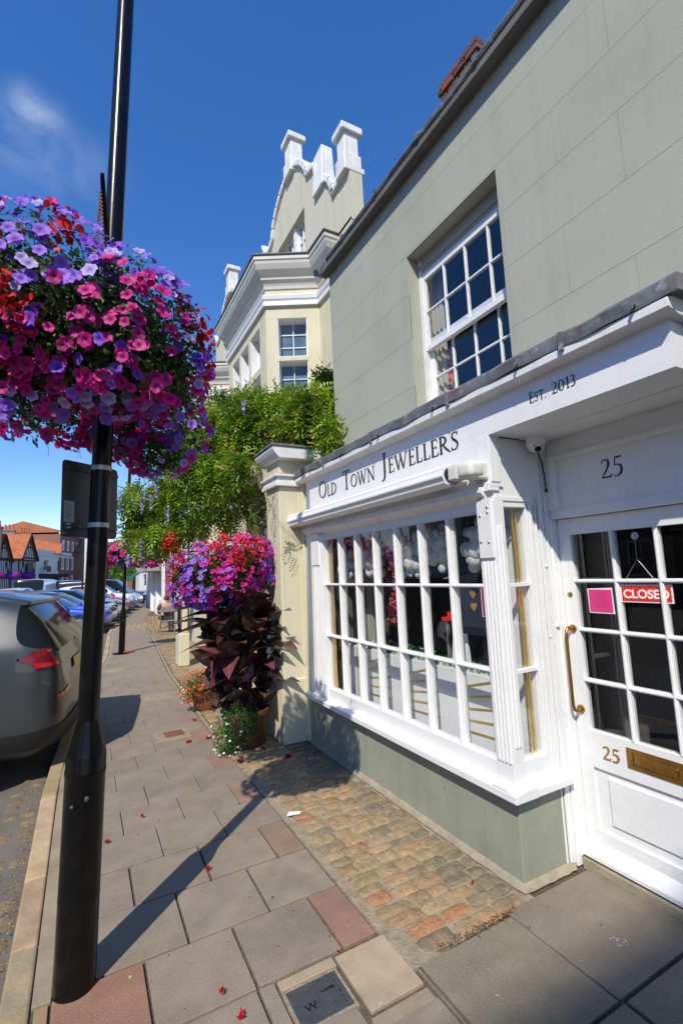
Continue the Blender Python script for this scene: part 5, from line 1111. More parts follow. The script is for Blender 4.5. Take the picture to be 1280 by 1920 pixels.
# the path runs away from the viewer; offsets go to the street side
m = MB(); sweep_profile(m, path, [(-.02, 6.16), (.05, 6.16), (.055, 6.22), (.035, 6.24), (.06, 6.27), (.075, 6.33), (.06, 6.35), (-.02, 6.37)])
m.obj('string_course', white, gh)
m = MB(); sweep_profile(m, path, [(-.02, 6.47), (.02, 6.47), (.03, 6.52), (.055, 6.57), (.09, 6.60), (.095, 6.63), (.13, 6.67), (.18, 6.73), (.215, 6.81), (.225, 6.86), (.24, 6.87), (.24, 6.93), (-.02, 6.95)])
m.obj('cornice', corn_shaded, gh)
m = MB(); sweep_profile(m, path, [(-.02, 6.951), (.25, 6.932), (.262, 6.945), (.262, 6.965), (.24, 6.975), (-.02, 7.02)]); m.obj('cornice_lead', leadd, gh)
top_ = [(5.55, 7.72), (6.08, 7.66), (6.12, 7.8), (6.2, 7.98), (6.35, 8.15), (6.5, 8.2), (6.6, 8.17), (6.64, 8.3), (6.70, 8.68), (7.02, 8.77), (7.06, 8.9), (7.15, 9.06), (7.26, 9.20), (7.39, 9.31), (7.55, 9.42), (7.72, 9.47), (7.9, 9.46), (8.06, 9.41), (8.25, 9.32), (8.43, 9.2), (8.58, 9.07), (8.68, 8.92), (8.74, 8.72), (8.9, 8.62), (9.14, 8.58), (9.3, 8.72), (9.36, 8.9), (9.40, 8.9), (9.42, 8.3), (9.44, 6.9)]
tz = lambda y: float(np.interp(y, [p[0] for p in top_], [p[1] for p in top_]))
for k in range(2):
    o = DY * k; yy = sorted(set([p[0] for p in top_] + list(np.arange(5.55, 9.44, .08)) + [7.2, 7.74, 7.86, 8.55])); m = MB(); cpg = MB()
    for a, b in zip(yy, yy[1:]):
        if b - a < 1e-4: continue
        segs = [(6.9, None)]
        if a >= 7.2 - 1e-6 and b <= 8.55 + 1e-6: segs = [(6.9, 7.22), (8.33, None)]
        for z0, z1 in segs:
            za, zb = (tz(a), tz(b)) if z1 is None else (z1, z1)
            m.hexa([(3.4, a + o, z0), (3.4, b + o, z0), (3.62, b + o, z0), (3.62, a + o, z0), (3.4, a + o, za), (3.4, b + o, zb), (3.62, b + o, zb), (3.62, a + o, za)][::1])
    m.obj('gable_wall', creamg, gh)
    pth = top_[:-2]
    for i in range(len(pth) - 1):
        (a, za), (b, zb) = pth[i], pth[i + 1]
        d = Vector((b - a, zb - za)).normalized(); nn = Vector((-d.y, d.x)) * .11
        if nn.y < 0: nn = -nn
        cpg.hexa([(3.34, a + o, za), (3.34, b + o, zb), (3.68, b + o, zb), (3.68, a + o, za), (3.34, a + nn.x + o, za + nn.y), (3.34, b + nn.x + o, zb + nn.y), (3.68, b + nn.x + o, zb + nn.y), (3.68, a + nn.x + o, za + nn.y)])
    def pier(y0, y1, z0, z1, cap=True):
        cpg.box(3.31, 3.62, y0 + o, y1 + o, z0, z0 + (z1 - z0) * .45); cpg.box(3.34, 3.59, y0 + .03 + o, y1 - .03 + o, z0 + (z1 - z0) * .45, z1)
        if cap: cpg.box(3.28, 3.65, y0 - .02 + o, y1 + .02 + o, z1, z1 + .12); cpg.box(3.36, 3.57, y0 + .06 + o, y1 - .06 + o, z1 + .12, z1 + .16)
    pier(5.54, 5.84, 7.70, 8.36); pier(7.56, 7.93, 9.38, 10.08)
    cpg.hexa([(3.33, 6.33 + o, 8.1), (3.33, 6.72 + o, 8.1), (3.6, 6.72 + o, 8.1), (3.6, 6.33 + o, 8.1), (3.36, 6.36 + o, 8.86), (3.36, 6.68 + o, 8.82), (3.57, 6.68 + o, 8.82), (3.57, 6.36 + o, 8.86)])
    cpg.obj('coping', cop_paint, gh, bevel=.018)
    M3 = Matrix(((0, 1, 0, 3.4), (-1, 0, 0, 8.55 + o), (0, 0, 1, 0), (0, 0, 0, 1)))
    window_parts(gh, M3, [(.0, .69, 7.2, 8.33), (.81, 1.35, 7.2, 8.33)], .12, 3, 3, white, .04, glassw)
    m = MB(); m.box(3.46, 3.61, 7.74 + o, 7.86 + o, 7.2, 8.33); m.box(3.42, 3.615, 7.2 + o, 8.55 + o, 7.2, 7.23); m.obj('mullion', white, gh)
m = MB(); m.prism([(3.62, 6.95), (9.5, 6.95), (6.6, 8.6)], 'y', 5.7, 15.4); m.obj('roof', tiled, gh)

# ------------------------------------------------------------ more lamp posts and baskets
def small_basket(name, label, c, s, n, seed, parent_group='flower baskets on the lamp posts'):
    t = thing(name, label, 'hanging basket', c, parent_group)
    e = [(c[0] + dx * s, c[1] + dy * s, c[2] + dz * s, rx * s, ry * s, rz * s) for dx, dy, dz, rx, ry, rz in ((-.75, 0, .15, .6, .5, .42), (-.15, -.1, .1, .7, .5, .5), (.55, 0, -.05, .62, .5, .38), (.95, 0, -.1, .3, .3, .3))]
    m = MB()
    for q in e: m.ico(q[:3], (q[3] * .7, q[4] * .7, q[5] * .7), 10, 7)
    m.obj('liner', mossm, t, smooth=True)
    leaves('foliage', e, n * 6, .04, GRN, t, .6, 1.05)
    petunias(t, e, n, lambda p: MAG if npr.rand() < .6 else (LAV if npr.rand() < .5 else (PNK if npr.rand() < .5 else REDF)), .05, 0, .95, 1.12)
    return t
l2 = lamp_post('lamp_post', 'second black lamp post further along the pavement on a round foot', .80, 12.5, .03, .085, plate=True)
small_basket('hanging_basket', 'pink and purple flower basket on the second lamp post below the wisteria', (.93, 12.5, 2.25), .62, 420, 1)
l3 = lamp_post('lamp_post', 'far black lamp post at the bend of the pavement beside the black van', 3.75, 34.2, .01, .085)
small_basket('hanging_basket', 'small pink flower basket hanging on the far lamp post by the green awning', (3.9, 34.2, 2.75), .75, 260, 2)
m = MB(); m.tint = (.5, .02, .02)
for i in range(14): a = i * .9; m.ico((.95 + .1 * math.cos(a), 12.4 + .07 * math.sin(a), .03), (.03, .02, .015), 6, 4)
tag(m.obj('fallen_blossoms', flowerm, tinted=True), 'red petals lying on the foot of the second lamp post', 'petals', kind='stuff')

# ------------------------------------------------------------ cars
from mathutils.bvhtree import BVHTree
KINDS = {
 'hatch': dict(x=[0, .012, .05, .12, .20, .27, .36, .45, .52, .56, .66, .74, .78, .86, .92, .96, .985, 1.0],
      zb=[.36, .46, .53, .585, .62, .645, .66, .67, .675, .68, .69, .70, .705, .71, .71, .69, .62, .45],
      zr=[.36, .46, .53, .585, .62, .645, .82, .95, .985, .995, 1.0, .99, .985, .94, .86, .75, .62, .45]),
 'suv': dict(x=[0, .012, .05, .12, .20, .26, .33, .40, .50, .54, .64, .72, .80, .88, .915, .955, .988, 1.0],
      zb=[.36, .50, .58, .62, .645, .66, .67, .675, .68, .685, .69, .695, .70, .71, .715, .70, .66, .42],
      zr=[.36, .50, .58, .62, .645, .66, .84, .95, .985, .995, 1.0, .998, .985, .955, .93, .82, .66, .42]),
 'van': dict(x=[0, .012, .04, .09, .14, .18, .24, .30, .40, .46, .6, .72, .84, .92, .96, .98, .99, 1.0],
      zb=[.28, .36, .44, .48, .50, .51, .52, .53, .53, .53, .53, .53, .53, .53, .53, .53, .5, .45],
      zr=[.28, .36, .44, .48, .50, .62, .82, .94, .98, .99, 1.0, 1.0, 1.0, .995, .98, .9, .6, .45])}
def car(name, label, pos, ang, L, Wd, H, paint, kind='hatch', group='cars parked along the kerb', sub=1, glass_sides=None):
    t = thing(name, label, 'van' if kind == 'van' else 'car', (pos[0], pos[1], 0), group)
    K = KINDS[kind]; zg = -.12
    M = Matrix.Translation((pos[0], pos[1], zg)) @ Matrix.Rotation(ang, 4, 'Z')
    xs = K['x']; n = len(xs); rings = []
    for i, x in enumerate(xs):
        X = L / 2 - x * L; zb, zr = K['zb'][i] * H, K['zr'][i] * H; cab = zr > zb + .02
        e = min(1, .80 + 2.6 * min(x, 1.0 - x) ** .75) if kind != 'van' else min(1, .9 + 1.8 * min(x, 1 - x) ** .8)
        hw = Wd / 2 * e; zl = .20 + (.12 if x < .03 or x > .97 else 0)
        if zl > zb - .2: zl = zb - .2
        tmb = .76 if kind != 'van' else .9
        rt = hw * tmb if cab else hw * .8
        if x in (0, 1.0): mid = [(hw * .9, zl + .1), (hw * .92, (zl + zb) / 2), (hw * .9, zb - .06)]
        else: mid = [(hw * .985, zl + .12), (hw, (zl + zb) / 2), (hw * .975, zb - .07)]
        up = [(hw * .94, zb - .005), (rt + (hw * .94 - rt) * .12 if cab else hw * .86, zr - .07 * (zr - zb) - .02 if cab else zb + .012), (rt * .9 if cab else hw * .7, zr if cab else zb + .022), (rt * .5, zr + .018 if cab else zb + .032), (0, zr + .025 if cab else zb + .037)]
        half = [(0, zl), (hw * .8, zl)] + mid + up
        ring = [(X, -y, z) for y, z in half] + [(X, y, z) for y, z in half[-2:0:-1]]
        rings.append([M @ Vector(p) for p in ring])
    k = len(rings[0]); body, gls = MB(), MB(); V = [p for r_ in rings for p in r_]
    body.v = [tuple(v) for v in V]; gls.v = list(body.v); body.t = gls.t = [(1, 1, 1)] * len(V)
    hc = 10
    cabs = [K['zr'][i] * H > K['zb'][i] * H + .02 for i in range(n)]
    for i in range(n - 1):
        for j in range(k):
            f = (i * k + j, i * k + (j + 1) % k, (i + 1) * k + (j + 1) % k, (i + 1) * k + j)
            side = j in (5, 12); topf = j in (6, 7, 8, 9, 10, 11)
            xm = (xs[i] + xs[i + 1]) / 2; rise = K['zr'][i + 1] - K['zr'][i]
            sloped_front = rise > .05 and xm < .5 and (cabs[i] or cabs[i + 1]); sloped_rear = (rise < -.05 and xm > .8 and cabs[i]) 
            pillar = abs(xs[i + 1] - xs[i]) < .045 and .45 < xm < .8
            lim = .93 if kind == 'hatch' else .94
            g_ = False
            if side and cabs[i] and cabs[i + 1] and not pillar and (xm < .5 if kind == 'van' else xm < lim): g_ = True
            if topf and (sloped_front or sloped_rear) and j not in ((6, 11) if sloped_front else ()): g_ = True
            if kind == 'suv' and side and xm > .76: g_ = .90 < xm < .99
            (gls if g_ else body).f.append(f); (gls if g_ else body).m.append(0)
    body.f += [tuple(range(k - 1, -1, -1)), tuple(range((n - 1) * k, n * k))]; body.m += [0, 0]
    def strip(mb):
        used = sorted({i for f in mb.f for i in f}); mp = {a: b for b, a in enumerate(used)}
        mb.v = [mb.v[i] for i in used]; mb.t = [(1, 1, 1)] * len(used); mb.f = [tuple(mp[i] for i in f) for f in mb.f]
    allf = body.f + gls.f; allv = list(body.v)
    strip(body); strip(gls)
    bo = body.obj('body', paint, t, smooth=True, sub=sub); go = gls.obj('windows', carglass, t, smooth=True, sub=sub)
    tm = bpy.data.meshes.new('tmp'); tm.from_pydata(allv, [], allf); to_ = bpy.data.objects.new('tmp', tm); C.objects.link(to_)
    sm = to_.modifiers.new('s', 'SUBSURF'); sm.levels = sub; dg_ = bpy.context.evaluated_depsgraph_get(); dg_.update()
    ev = to_.evaluated_get(dg_).to_mesh(); bvh = BVHTree.FromPolygons([v.co.copy() for v in ev.vertices], [tuple(p_.vertices) for p_ in ev.polygons]); to_.evaluated_get(dg_).to_mesh_clear(); bpy.data.objects.remove(to_); bpy.data.meshes.remove(tm)
    # wheels
    r_ = .33 if kind == 'hatch' else .37
    for fx in (.175, .80):
        for s in (-1, 1):
            X = L / 2 - fx * L; yw = s * (Wd / 2 - .10); w = MB()
            A = M @ Vector((X, yw - s * .11, r_)); B = M @ Vector((X, yw + s * .10, r_)); B2 = M @ Vector((X, yw + s * .115, r_))
            w.tube([A, B, B2], [r_, r_, r_ * .93], 26); wo = w.obj('wheel', tyre, t, smooth=True)
            w = MB(); w.tube([B2, B2 + (B2 - B) * .4], [r_ * .70, r_ * .62], 20); w.obj('rim', rim, wo)
            w = MB(); w.tube([M @ Vector((X, s * (Wd / 2 - .06), r_ + .02)), M @ Vector((X, s * (Wd / 2 + .004), r_ + .02))], r_ * 1.14, 26); w.obj('wheel_arch', trimm, t)
    for s in (-1, 1):
        m = MB(); c2 = M @ Vector((L * .215, s * (Wd / 2 + .06), .69 * H)); m.ico(c2, (.10, .10, .07), 12, 8); m.obj('wing_mirror', paint, t, smooth=True)
    def patch(nm, material, dirn, axis, ws, zf, off, nu=14, nv=5, centre=None):
        vs, fs = [], []
        for i in range(nu + 1):
            w = ws[0] + (ws[1] - ws[0]) * i / nu; z0, z1 = zf(i / nu)
            for j in range(nv + 1):
                p = centre + axis * w + Vector((0, 0, z0 + (z1 - z0) * j / nv)) + dirn * 2; h = bvh.ray_cast(p, -dirn)
                vs.append((h[0] + (h[1] if h[1].dot(dirn) > 0 else -h[1]) * off) if h[0] is not None else None)
        for i in range(nu):
            for j in range(nv): a = i * (nv + 1) + j; fs.append((a, a + nv + 1, a + nv + 2, a + 1))
        fs = [f for f in fs if all(vs[i_] is not None for i_ in f)]; used = sorted({i_ for f in fs for i_ in f}); mp = {a_: b_ for b_, a_ in enumerate(used)}; vs = [vs[i_] for i_ in used]; fs = [tuple(mp[i_] for i_ in f) for f in fs]
        m = MB(); m.add(vs, fs); return m.obj(nm, material, t, smooth=True)
    fwd = (M.to_3x3() @ Vector((1, 0, 0))).normalized(); lat = (M.to_3x3() @ Vector((0, 1, 0))).normalized()
    # headlights
    for s in (-1, 1):
        d = (fwd + lat * s * .8).normalized(); ax = Vector((-d.y, d.x, 0)); cen = M @ Vector((L / 2 - .1, s * (Wd / 2 - .15), 0)); cen.z = zg
        hz = K['zb'][2] * H
        patch('headlight', lampw, d, ax, (-.26, .26), lambda u: (hz - .13, hz - .05 + .02 * math.sin(u * PI)), .012, 8, 3, cen)
    patch('grille', trimm, fwd, lat, (-.5, .5), lambda u: (.30 * H, .42 * H), .012, 8, 3, Vector((pos[0], pos[1], zg)))
    patch('number_plate', whitesign, fwd, lat, (-.26, .26), lambda u: (.40, .51), .03, 4, 1, Vector((pos[0], pos[1], zg)))
    return t, M, patch, fwd, lat
A14 = math.radians(9)
# silver SUV backed up to the kerb: its front points away from the pavement
rv = Vector((math.cos(A14), -math.sin(A14), 0)); vv = Vector((math.sin(A14), math.cos(A14), 0))
Ls = 4.72; rc = Vector((-.02, 6.12, 0)); cen = rc - rv * Ls / 2
suv, Msu, patch, fwd, lat = car('parked_car', 'metallic grey estate car parked with its red tail lamp behind the near lamp post', (cen.x, cen.y), math.atan2(-rv.y, -rv.x), Ls, 1.92, 1.76, p_silver, 'suv', sub=2)
cr = rc - vv * .92 - rv * .08; cr.z = 0
d_ = (rv - vv).normalized(); ax_ = Vector((-d_.y, d_.x, 0))
def lampz(h, c0=1.0, up=.03): 
    def f(u): 
        k = min(1, (u / .18)) ** .6 * (1 if u < .9 else (1 - (u - .9) * 5)); return (c0 - h * k + .03 * (1 - u), c0 + h * .85 * k + up * u)
    return f
tl = patch('tail_lamp', redlampd, d_, ax_, (-.20, .56), lampz(.092), .010, 26, 8, cr)
for nm, mt, ws, f in (('lamp_element', redlamp, (-.10, .16), lambda u: (.925 + .005 * u, .972 - .02 * u)), ('lamp_element', redlamp, (.0, .46), lambda u: (1.05, 1.068))):
    o = patch(nm, mt, d_, ax_, ws, f, .016, 8, 3, cr); o.parent = tl; o.matrix_parent_inverse = Matrix.Identity(4)
patch('reflector', redlamp, d_, ax_, (.08, .36), lambda u: (.62 + .03 * u, .655 + .035 * u), .010, 8, 2, cr)
patch('rear_number_plate', platey, rv, vv, (-.26, .26), lambda u: (.80, .91), .02, 4, 1, rc)
patch('bumper', trimm, d_, ax_, (-.5, .9), lambda u: (.22, .36 + .05 * u), .012, 14, 3, cr)
m = MB()
Mr = Matrix(((rv.x, vv.x, 0, rc.x), (rv.y, vv.y, 0, rc.y), (0, 0, 1, -.12), (0, 0, 0, 1)))
sp = [(-.95, -.66, 1.735), (-.42, -.68, 1.655), (-.26, -.66, 1.625), (-.26, .66, 1.625), (-.42, .68, 1.655), (-.95, .66, 1.735)]
m.hexa([Mr @ Vector(p) for p in [(-.70, -.70, 1.62), (-.34, -.69, 1.60), (-.34, .69, 1.60), (-.70, .70, 1.62), (-.85, -.64, 1.76), (-.32, -.65, 1.64), (-.32, .65, 1.64), (-.85, .64, 1.76)]])
m.obj('spoiler', p_silver, suv, bevel=.025, seg=3, smooth=True)
m = MB(); m.tube([Mr @ Vector(p) for p in [(-.5, -.1, 1.4), (-.28, -.1, 1.22), (-.14, -.05, 1.19)]], .014, 6); m.ico(Mr @ Vector((-.10, 0, 1.2)), (.05, .03, .03), 8, 6); m.obj('rear_wiper', trimm, suv)
def place(nose, L, W_, H, paint, kind, nm, label, ang=-14, grp='cars parked along the kerb'):
    a = math.radians(ang); f = Vector((math.cos(a), math.sin(a), 0)); c2 = Vector((*nose, 0)) - f * L / 2
    return car(nm, label, (c2.x, c2.y), a, L, W_, H, paint, kind, grp)
place((-.05, 11.0), 4.4, 1.8, 1.30, p_lsilver, 'hatch', 'parked_car', 'pale silver car mostly hidden behind the grey estate car and the lamp post', -16)
place((.84, 19.4), 4.3, 1.8, 1.44, p_blue, 'hatch', 'parked_car', 'bright blue hatchback parked nose to the kerb beyond the grey estate car')
place((1.12, 21.6), 4.6, 1.85, 1.5, p_grey, 'hatch', 'parked_car', 'dark grey car parked directly beyond the blue hatchback')
place((1.5, 24.3), 4.6, 1.85, 1.52, p_black, 'suv', 'parked_car', 'black car parked third from the near lamp post, just left of the second lamp post')
place((1.95, 26.8), 4.4, 1.8, 1.45, p_lsilver, 'hatch', 'parked_car', 'silver grey car with a low bonnet right behind the second lamp post')
place((2.45, 29.4), 4.3, 1.8, 1.45, p_red, 'hatch', 'parked_car', 'red hatchback in the row of parked cars')
place((2.9, 32.0), 4.5, 1.85, 1.62, p_white, 'suv', 'parked_car', 'white car parked beyond the red hatchback')
place((3.45, 35.2), 5.0, 1.95, 1.95, p_black, 'van', 'parked_van', 'black people carrier towering over the far end of the parked row')
place((4.6, 41), 4.4, 1.8, 1.5, p_grey, 'hatch', 'parked_car', 'far dark blue grey car at the end of the street near the bend')
# far side of the road
place((-3.1, 38), 4.6, 1.85, 1.62, p_white, 'suv', 'parked_car', 'low white car parked across the road before the timber framed house', 78, 'vehicles across the road')
place((-2.2, 44), 5.4, 2.0, 2.15, p_white, 'van', 'parked_van', 'white van parked across the road before the white shop', 78, 'vehicles across the road')
place((-.35, 47), 4.9, 1.9, 2.0, p_white, 'van', 'parked_van', 'white van parked across the road before the long brick building', 78, 'vehicles across the road')
place((-.4, 36), 4.5, 1.85, 1.45, p_lsilver, 'hatch', 'parked_car', 'silver car across the road seen over the roof of the blue hatchback', 75, 'vehicles across the road')

# ------------------------------------------------------------ buildings across the road
def dirv(p0, L, s=.3): d = Vector((s, 1)).normalized(); return (p0[0] + d.x * L, p0[1] + d.y * L)
def gable_unit(t, p0, L, D, eave, apex, wallm, roofm, timbered=True, over=.3):
    p1 = dirv(p0, L); d = (Vector(p1) - Vector(p0)).normalized(); n = Vector((d.y, -d.x))     # n points towards the road
    M = Matrix(((d.x, -n.x, 0, p0[0]), (d.y, -n.y, 0, p0[1]), (0, 0, 1, 0), (0, 0, 0, 1)))
    m = MB(); m.box(0, L, 0, D, -.2, eave, 0, M); tri = [(0, eave), (L, eave), (L / 2, apex)]
    vs = [M @ Vector((x, y, z)) for y in (0, D) for x, z in tri]; m.add(vs, [(0, 1, 2), (5, 4, 3), (0, 3, 4, 1), (1, 4, 5, 2), (2, 5, 3, 0)]); m.obj('wall', wallm, t)
    m = MB(); r = over
    for s in (0, 1):
        xa, za = (-.25, eave - .25 * (apex - eave) / (L / 2)) if s == 0 else (L + .25, eave - .25 * (apex - eave) / (L / 2))
        pts = [(xa, -r, za), (L / 2, -r, apex), (L / 2, D, apex), (xa, D, za)]; pts2 = [(x, y, z + .16) for x, y, z in pts]
        m.hexa([M @ Vector(p) for p in (pts if s else pts[::-1]) + (pts2 if s else pts2[::-1])])
    rf = m.obj('roof', roofm, t)
    if timbered:
        m = MB(); w = .11
        for z in (.25, 2.5, 4.6, eave - .05): m.box(0, L, -.05, .0, z, z + .2, 0, M)
        for i in range(9):
            x = (L - w) * i / 8; m.box(x, x + w, -.045, .0, 0, eave, 0, M)
            zt = eave + (apex - eave) * (1 - abs(x + w / 2 - L / 2) / (L / 2)) - .1
            if zt > eave + .2: m.box(x, x + w, -.045, 0, eave + .15, zt, 0, M)
        m.box(L * .2, L * .8, -.05, 0, eave + (apex - eave) * .45, eave + (apex - eave) * .45 + .15, 0, M)
        for a, b in (((0, 2.6), (.9, 4.5)), ((L, 2.6), (L - .9, 4.5))):
            A, B = M @ Vector((a[0], -.03, a[1])), M @ Vector((b[0], -.03, b[1])); m.tube([A, B], .08, 4)
        for s in (-1, 1):
            A = M @ Vector((L / 2, -.34, apex - .02)); B = M @ Vector((L / 2 + s * (L / 2 + .2), -.34, eave - .3)); m.tube([A, B], .13, 4)
        for i in range(10):   # framing on the flank
            y = .05 + i * .8; m.box(-.05, 0, y, y + .1, 0, eave, 0, M)
        for z in (2.5, 4.6): m.box(-.05, 0, 0, D, z, z + .18, 0, M)
        m.obj('timber_frame', timber, t)
    return M
def chimney(t, x, y, w, z0, z1, pots, name='chimney_stack', mt=None):
    m = MB(); m.box(x - w / 2, x + w / 2, y - .5, y + .5, z0, z1); m.box(x - w / 2 - .08, x + w / 2 + .08, y - .58, y + .58, z1, z1 + .18); o = m.obj(name, mt or brickc, t)
    for i in range(pots): m = MB(); px = x + (i - (pots - 1) / 2) * w / pots * .9; m.lathe([(.14, z1 + .18), (.15, z1 + .3), (.12, z1 + .75), (.15, z1 + .8), (.12, z1 + .82)], (px, y), 10); m.obj('chimney_pot', potr, o)
potr = mat('clay_pot', (.5, .15, .06), .8, .2, 4)
p0 = (-6.95, 70.0)
tu = thing('timber_framed_house', 'black and white timber framed house with steep orange tiled gable roof across the road', 'house', (*p0, 0))
Mt = gable_unit(tu, p0, 4.3, 9, 5.0, 8.0, whitew, tilem)
window_parts(tu, Mt, [(1.3, 3.0, 2.9, 4.4)], -.35, 4, 2, timber, .1, carglass)
chimney(tu, -8.6, 73.5, 1.3, 6.5, 8.6, 3, mt=mat('chimney_render', (.26, .23, .19), .9, .2, 3)); chimney(tu, -7.0, 74.5, 1.2, 6.5, 8.3, 4)
p0b = (-9.0, 66)
tb = thing('timber_framed_house', 'timber framed house at the far left edge with orange roof and tall brick chimney', 'house', (*p0b, 0))
Mt2 = gable_unit(tb, p0b, 3.6, 9, 4.8, 7.6, whitew, tilem); chimney(tb, -9.1, 66.6, 1.3, 4.8, 8.3, 3)
m = MB(); m.box(3.7, 5.4, .8, 1.2, 3.0, 4.4, 0, Mt2); m.box(3.6, 5.6, .5, 1.3, 2.6, 3.0, 0, Mt2); m.obj('balcony', timber, tb)
for i, (x, y, z, l) in enumerate(((-8.7, 65.2, 2.9, 'purple flower basket on the timber framed house at the left edge of the photo'), (-7.3, 67.4, 2.8, 'wide purple flower basket between the two timber framed houses'), (-6.05, 69.6, 2.8, 'purple and pink flower basket on the corner of the taller timber framed house'))):
    t = thing('wall_basket', l, 'hanging basket', (x, y, z), 'flower baskets across the road'); P_, N_ = ell_sample([(x, y, z, .75, .4, .42)], 300, .8, 1.1); Ms = frame_from(N_, npr.uniform(0, 6, 300)) * .13
    scatter('flowers', [(-1, 0, 0), (0, -1, .2), (1, 0, 0), (0, 1, .2)], [(0, 1, 2, 3)], Ms, P_, [(.18, .04, .42) if npr.rand() < .65 else (.6, .03, .3) for _ in range(300)], flowerm, t); m = MB(); m.ico((x, y, z), (.65, .35, .38), 10, 6); m.obj('liner', mossm, t, smooth=True)
# white shop
pw = dirv(p0, 4.6); ws_ = thing('white_shop', 'white rendered shop with a dark ground floor front next to the timber framed house', 'building', (*pw, 0))
m = MB(); Mw, Lw = wall_face(m, pw, dirv(pw, 13), -.2, 5.9, .4, [(1.2, 11.5, 0, 2.6), (2.5, 4, 3.5, 5), (7.5, 9, 3.5, 5)]); m.box(0, 13, .4, 9, -.2, 5.9, 0, Mw); m.box(-.1, 13.1, -.15, .0, 5.5, 5.75, 0, Mw); m.box(-.1, 13.1, -.1, .5, 5.9, 6.3, 0, Mw); m.obj('wall', whitew, ws_)
window_parts(ws_, Mw, [(2.5, 4, 3.5, 5), (7.5, 9, 3.5, 5)], .2, 2, 2, white, .1); window_parts(ws_, Mw, [(1.2, 11.5, 0, 2.6)], .2, 5, 1, timber, .2)
m = MB(); m.box(1.0, 11.7, -.12, 0, 2.6, 3.1, 0, Mw); m.obj('fascia', timber, ws_); m = MB(); m.box(1.6, 2.9, -.8, -.7, 3.3, 4.1, 0, Mw); m.obj('hanging_sign', mat('maroon', (.08, .01, .01), .6), ws_)
# brown roofed house behind
bh = thing('brown_roofed_house', 'house with a long brown tiled roof rising behind the white shop', 'house', (-4.5, 86, 0))
m = MB(); m.box(-9, 1.0, 88, 98, -.2, 6.8); m.obj('wall', brickr, bh); m = MB(); m.prism([(87.4, 6.6), (98.6, 6.6), (93, 10.4)], 'x', -9.6, 1.5); m.obj('roof', tiled, bh); chimney(bh, -6.9, 90.5, 1.6, 8, 9.9, 3)
m = MB(); m.prism([(80.0, 6.0), (86.0, 6.0), (83.0, 8.3)], 'x', -8, -3.0); m.obj('lower_roof', tilem, bh)
# long brick building with rows of sash windows
pb = (-3.25, 82.0); bb = thing('brick_building', 'long red brick building with three rows of tall white sash windows across the road', 'building', (*pb, 0))
ops = []
for i in range(21):
    u = .8 + i * 2.05
    for z0, z1 in ((.8, 2.9), (3.7, 5.8), (6.6, 8.2)): ops.append((u, u + 1.15, z0, z1))
m = MB(); Mb, Lb = wall_face(m, pb, dirv(pb, 44), -.2, 9.0, .35, ops); m.box(0, 44, .35, 10, -.2, 9.0, 0, Mb); m.box(0, 44, -.12, 0, 3.1, 3.35, 0, Mb); m.obj('wall', brickr, bb)
window_parts(bb, Mb, ops, .06, 2, 3, white, .3, glassw)
m = MB(); m.box(-.3, 44.3, -.35, .1, 9.0, 9.25, 0, Mb); m.obj('cornice', whitew, bb)
m = MB(); m.prism([(-.2, 9.25), (10.2, 9.25), (5, 11)], 'x', -.2, 44.2); m.v = [tuple(Mb @ Vector(v)) for v in m.v]; m.obj('roof', tilem, bb)
# white scrolled panel beyond the near post
wp = thing('street_banner', 'narrow white board with a dark scrolled edge seen left of the near lamp post', 'banner', (-.6, 31, 4))
m = MB(); m.box(-.05, .25, 31.0, 31.08, 1.7, 4.15); m.obj('board', white, wp); m = MB(); m.tube([(-.08, 31, 4.2), (-.08, 31, -.1)], .05, 8)
for k in range(3): m.tube([(-.08 - .16 * math.sin(a), 31, 2.2 + k * .65 + .28 * math.cos(a)) for a in np.linspace(0, PI, 9)], .028, 6)
m.obj('scroll_bracket', timber, wp)
# end of the street
def plain_house(name, label, x0, x1, y0, y1, ez, rz, wm, rm, wins_):
    t = thing(name, label, 'house', (x0, y0, 0)); m = MB(); M_, L_ = wall_face(m, (x0, y0), (x1, y0), -.2, ez, .3, wins_); m.box(x0, x1, y0 + .3, y1, -.2, ez); m.obj('wall', wm, t)
    window_parts(t, M_, wins_, .1, 2, 2, white, .12); m = MB(); m.prism([(y0 - .3, ez), (y1 + .3, ez), ((y0 + y1) / 2, rz)], 'x', x0 - .3, x1 + .3); m.obj('roof', rm, t); return t
plain_house('brick_house', 'small brick house glimpsed behind the green tree between the two lamp posts', 3.6, 7.8, 95, 104, 6.0, 9, brickr, tiled, [(2.0, 3.2, 3.6, 5.1), (2.0, 3.2, .8, 2.4)])
plain_house('white_house', 'white rendered houses closing the view at the bend of the street', 8.2, 17.5, 88, 98, 6.4, 9.2, whitew, tiled, [(.8, 2.0, 3.7, 5.3), (3.4, 4.6, 3.7, 5.3), (6.0, 7.2, 3.7, 5.3), (.8, 2.2, .6, 2.7), (4.4, 6.4, .4, 2.8)])
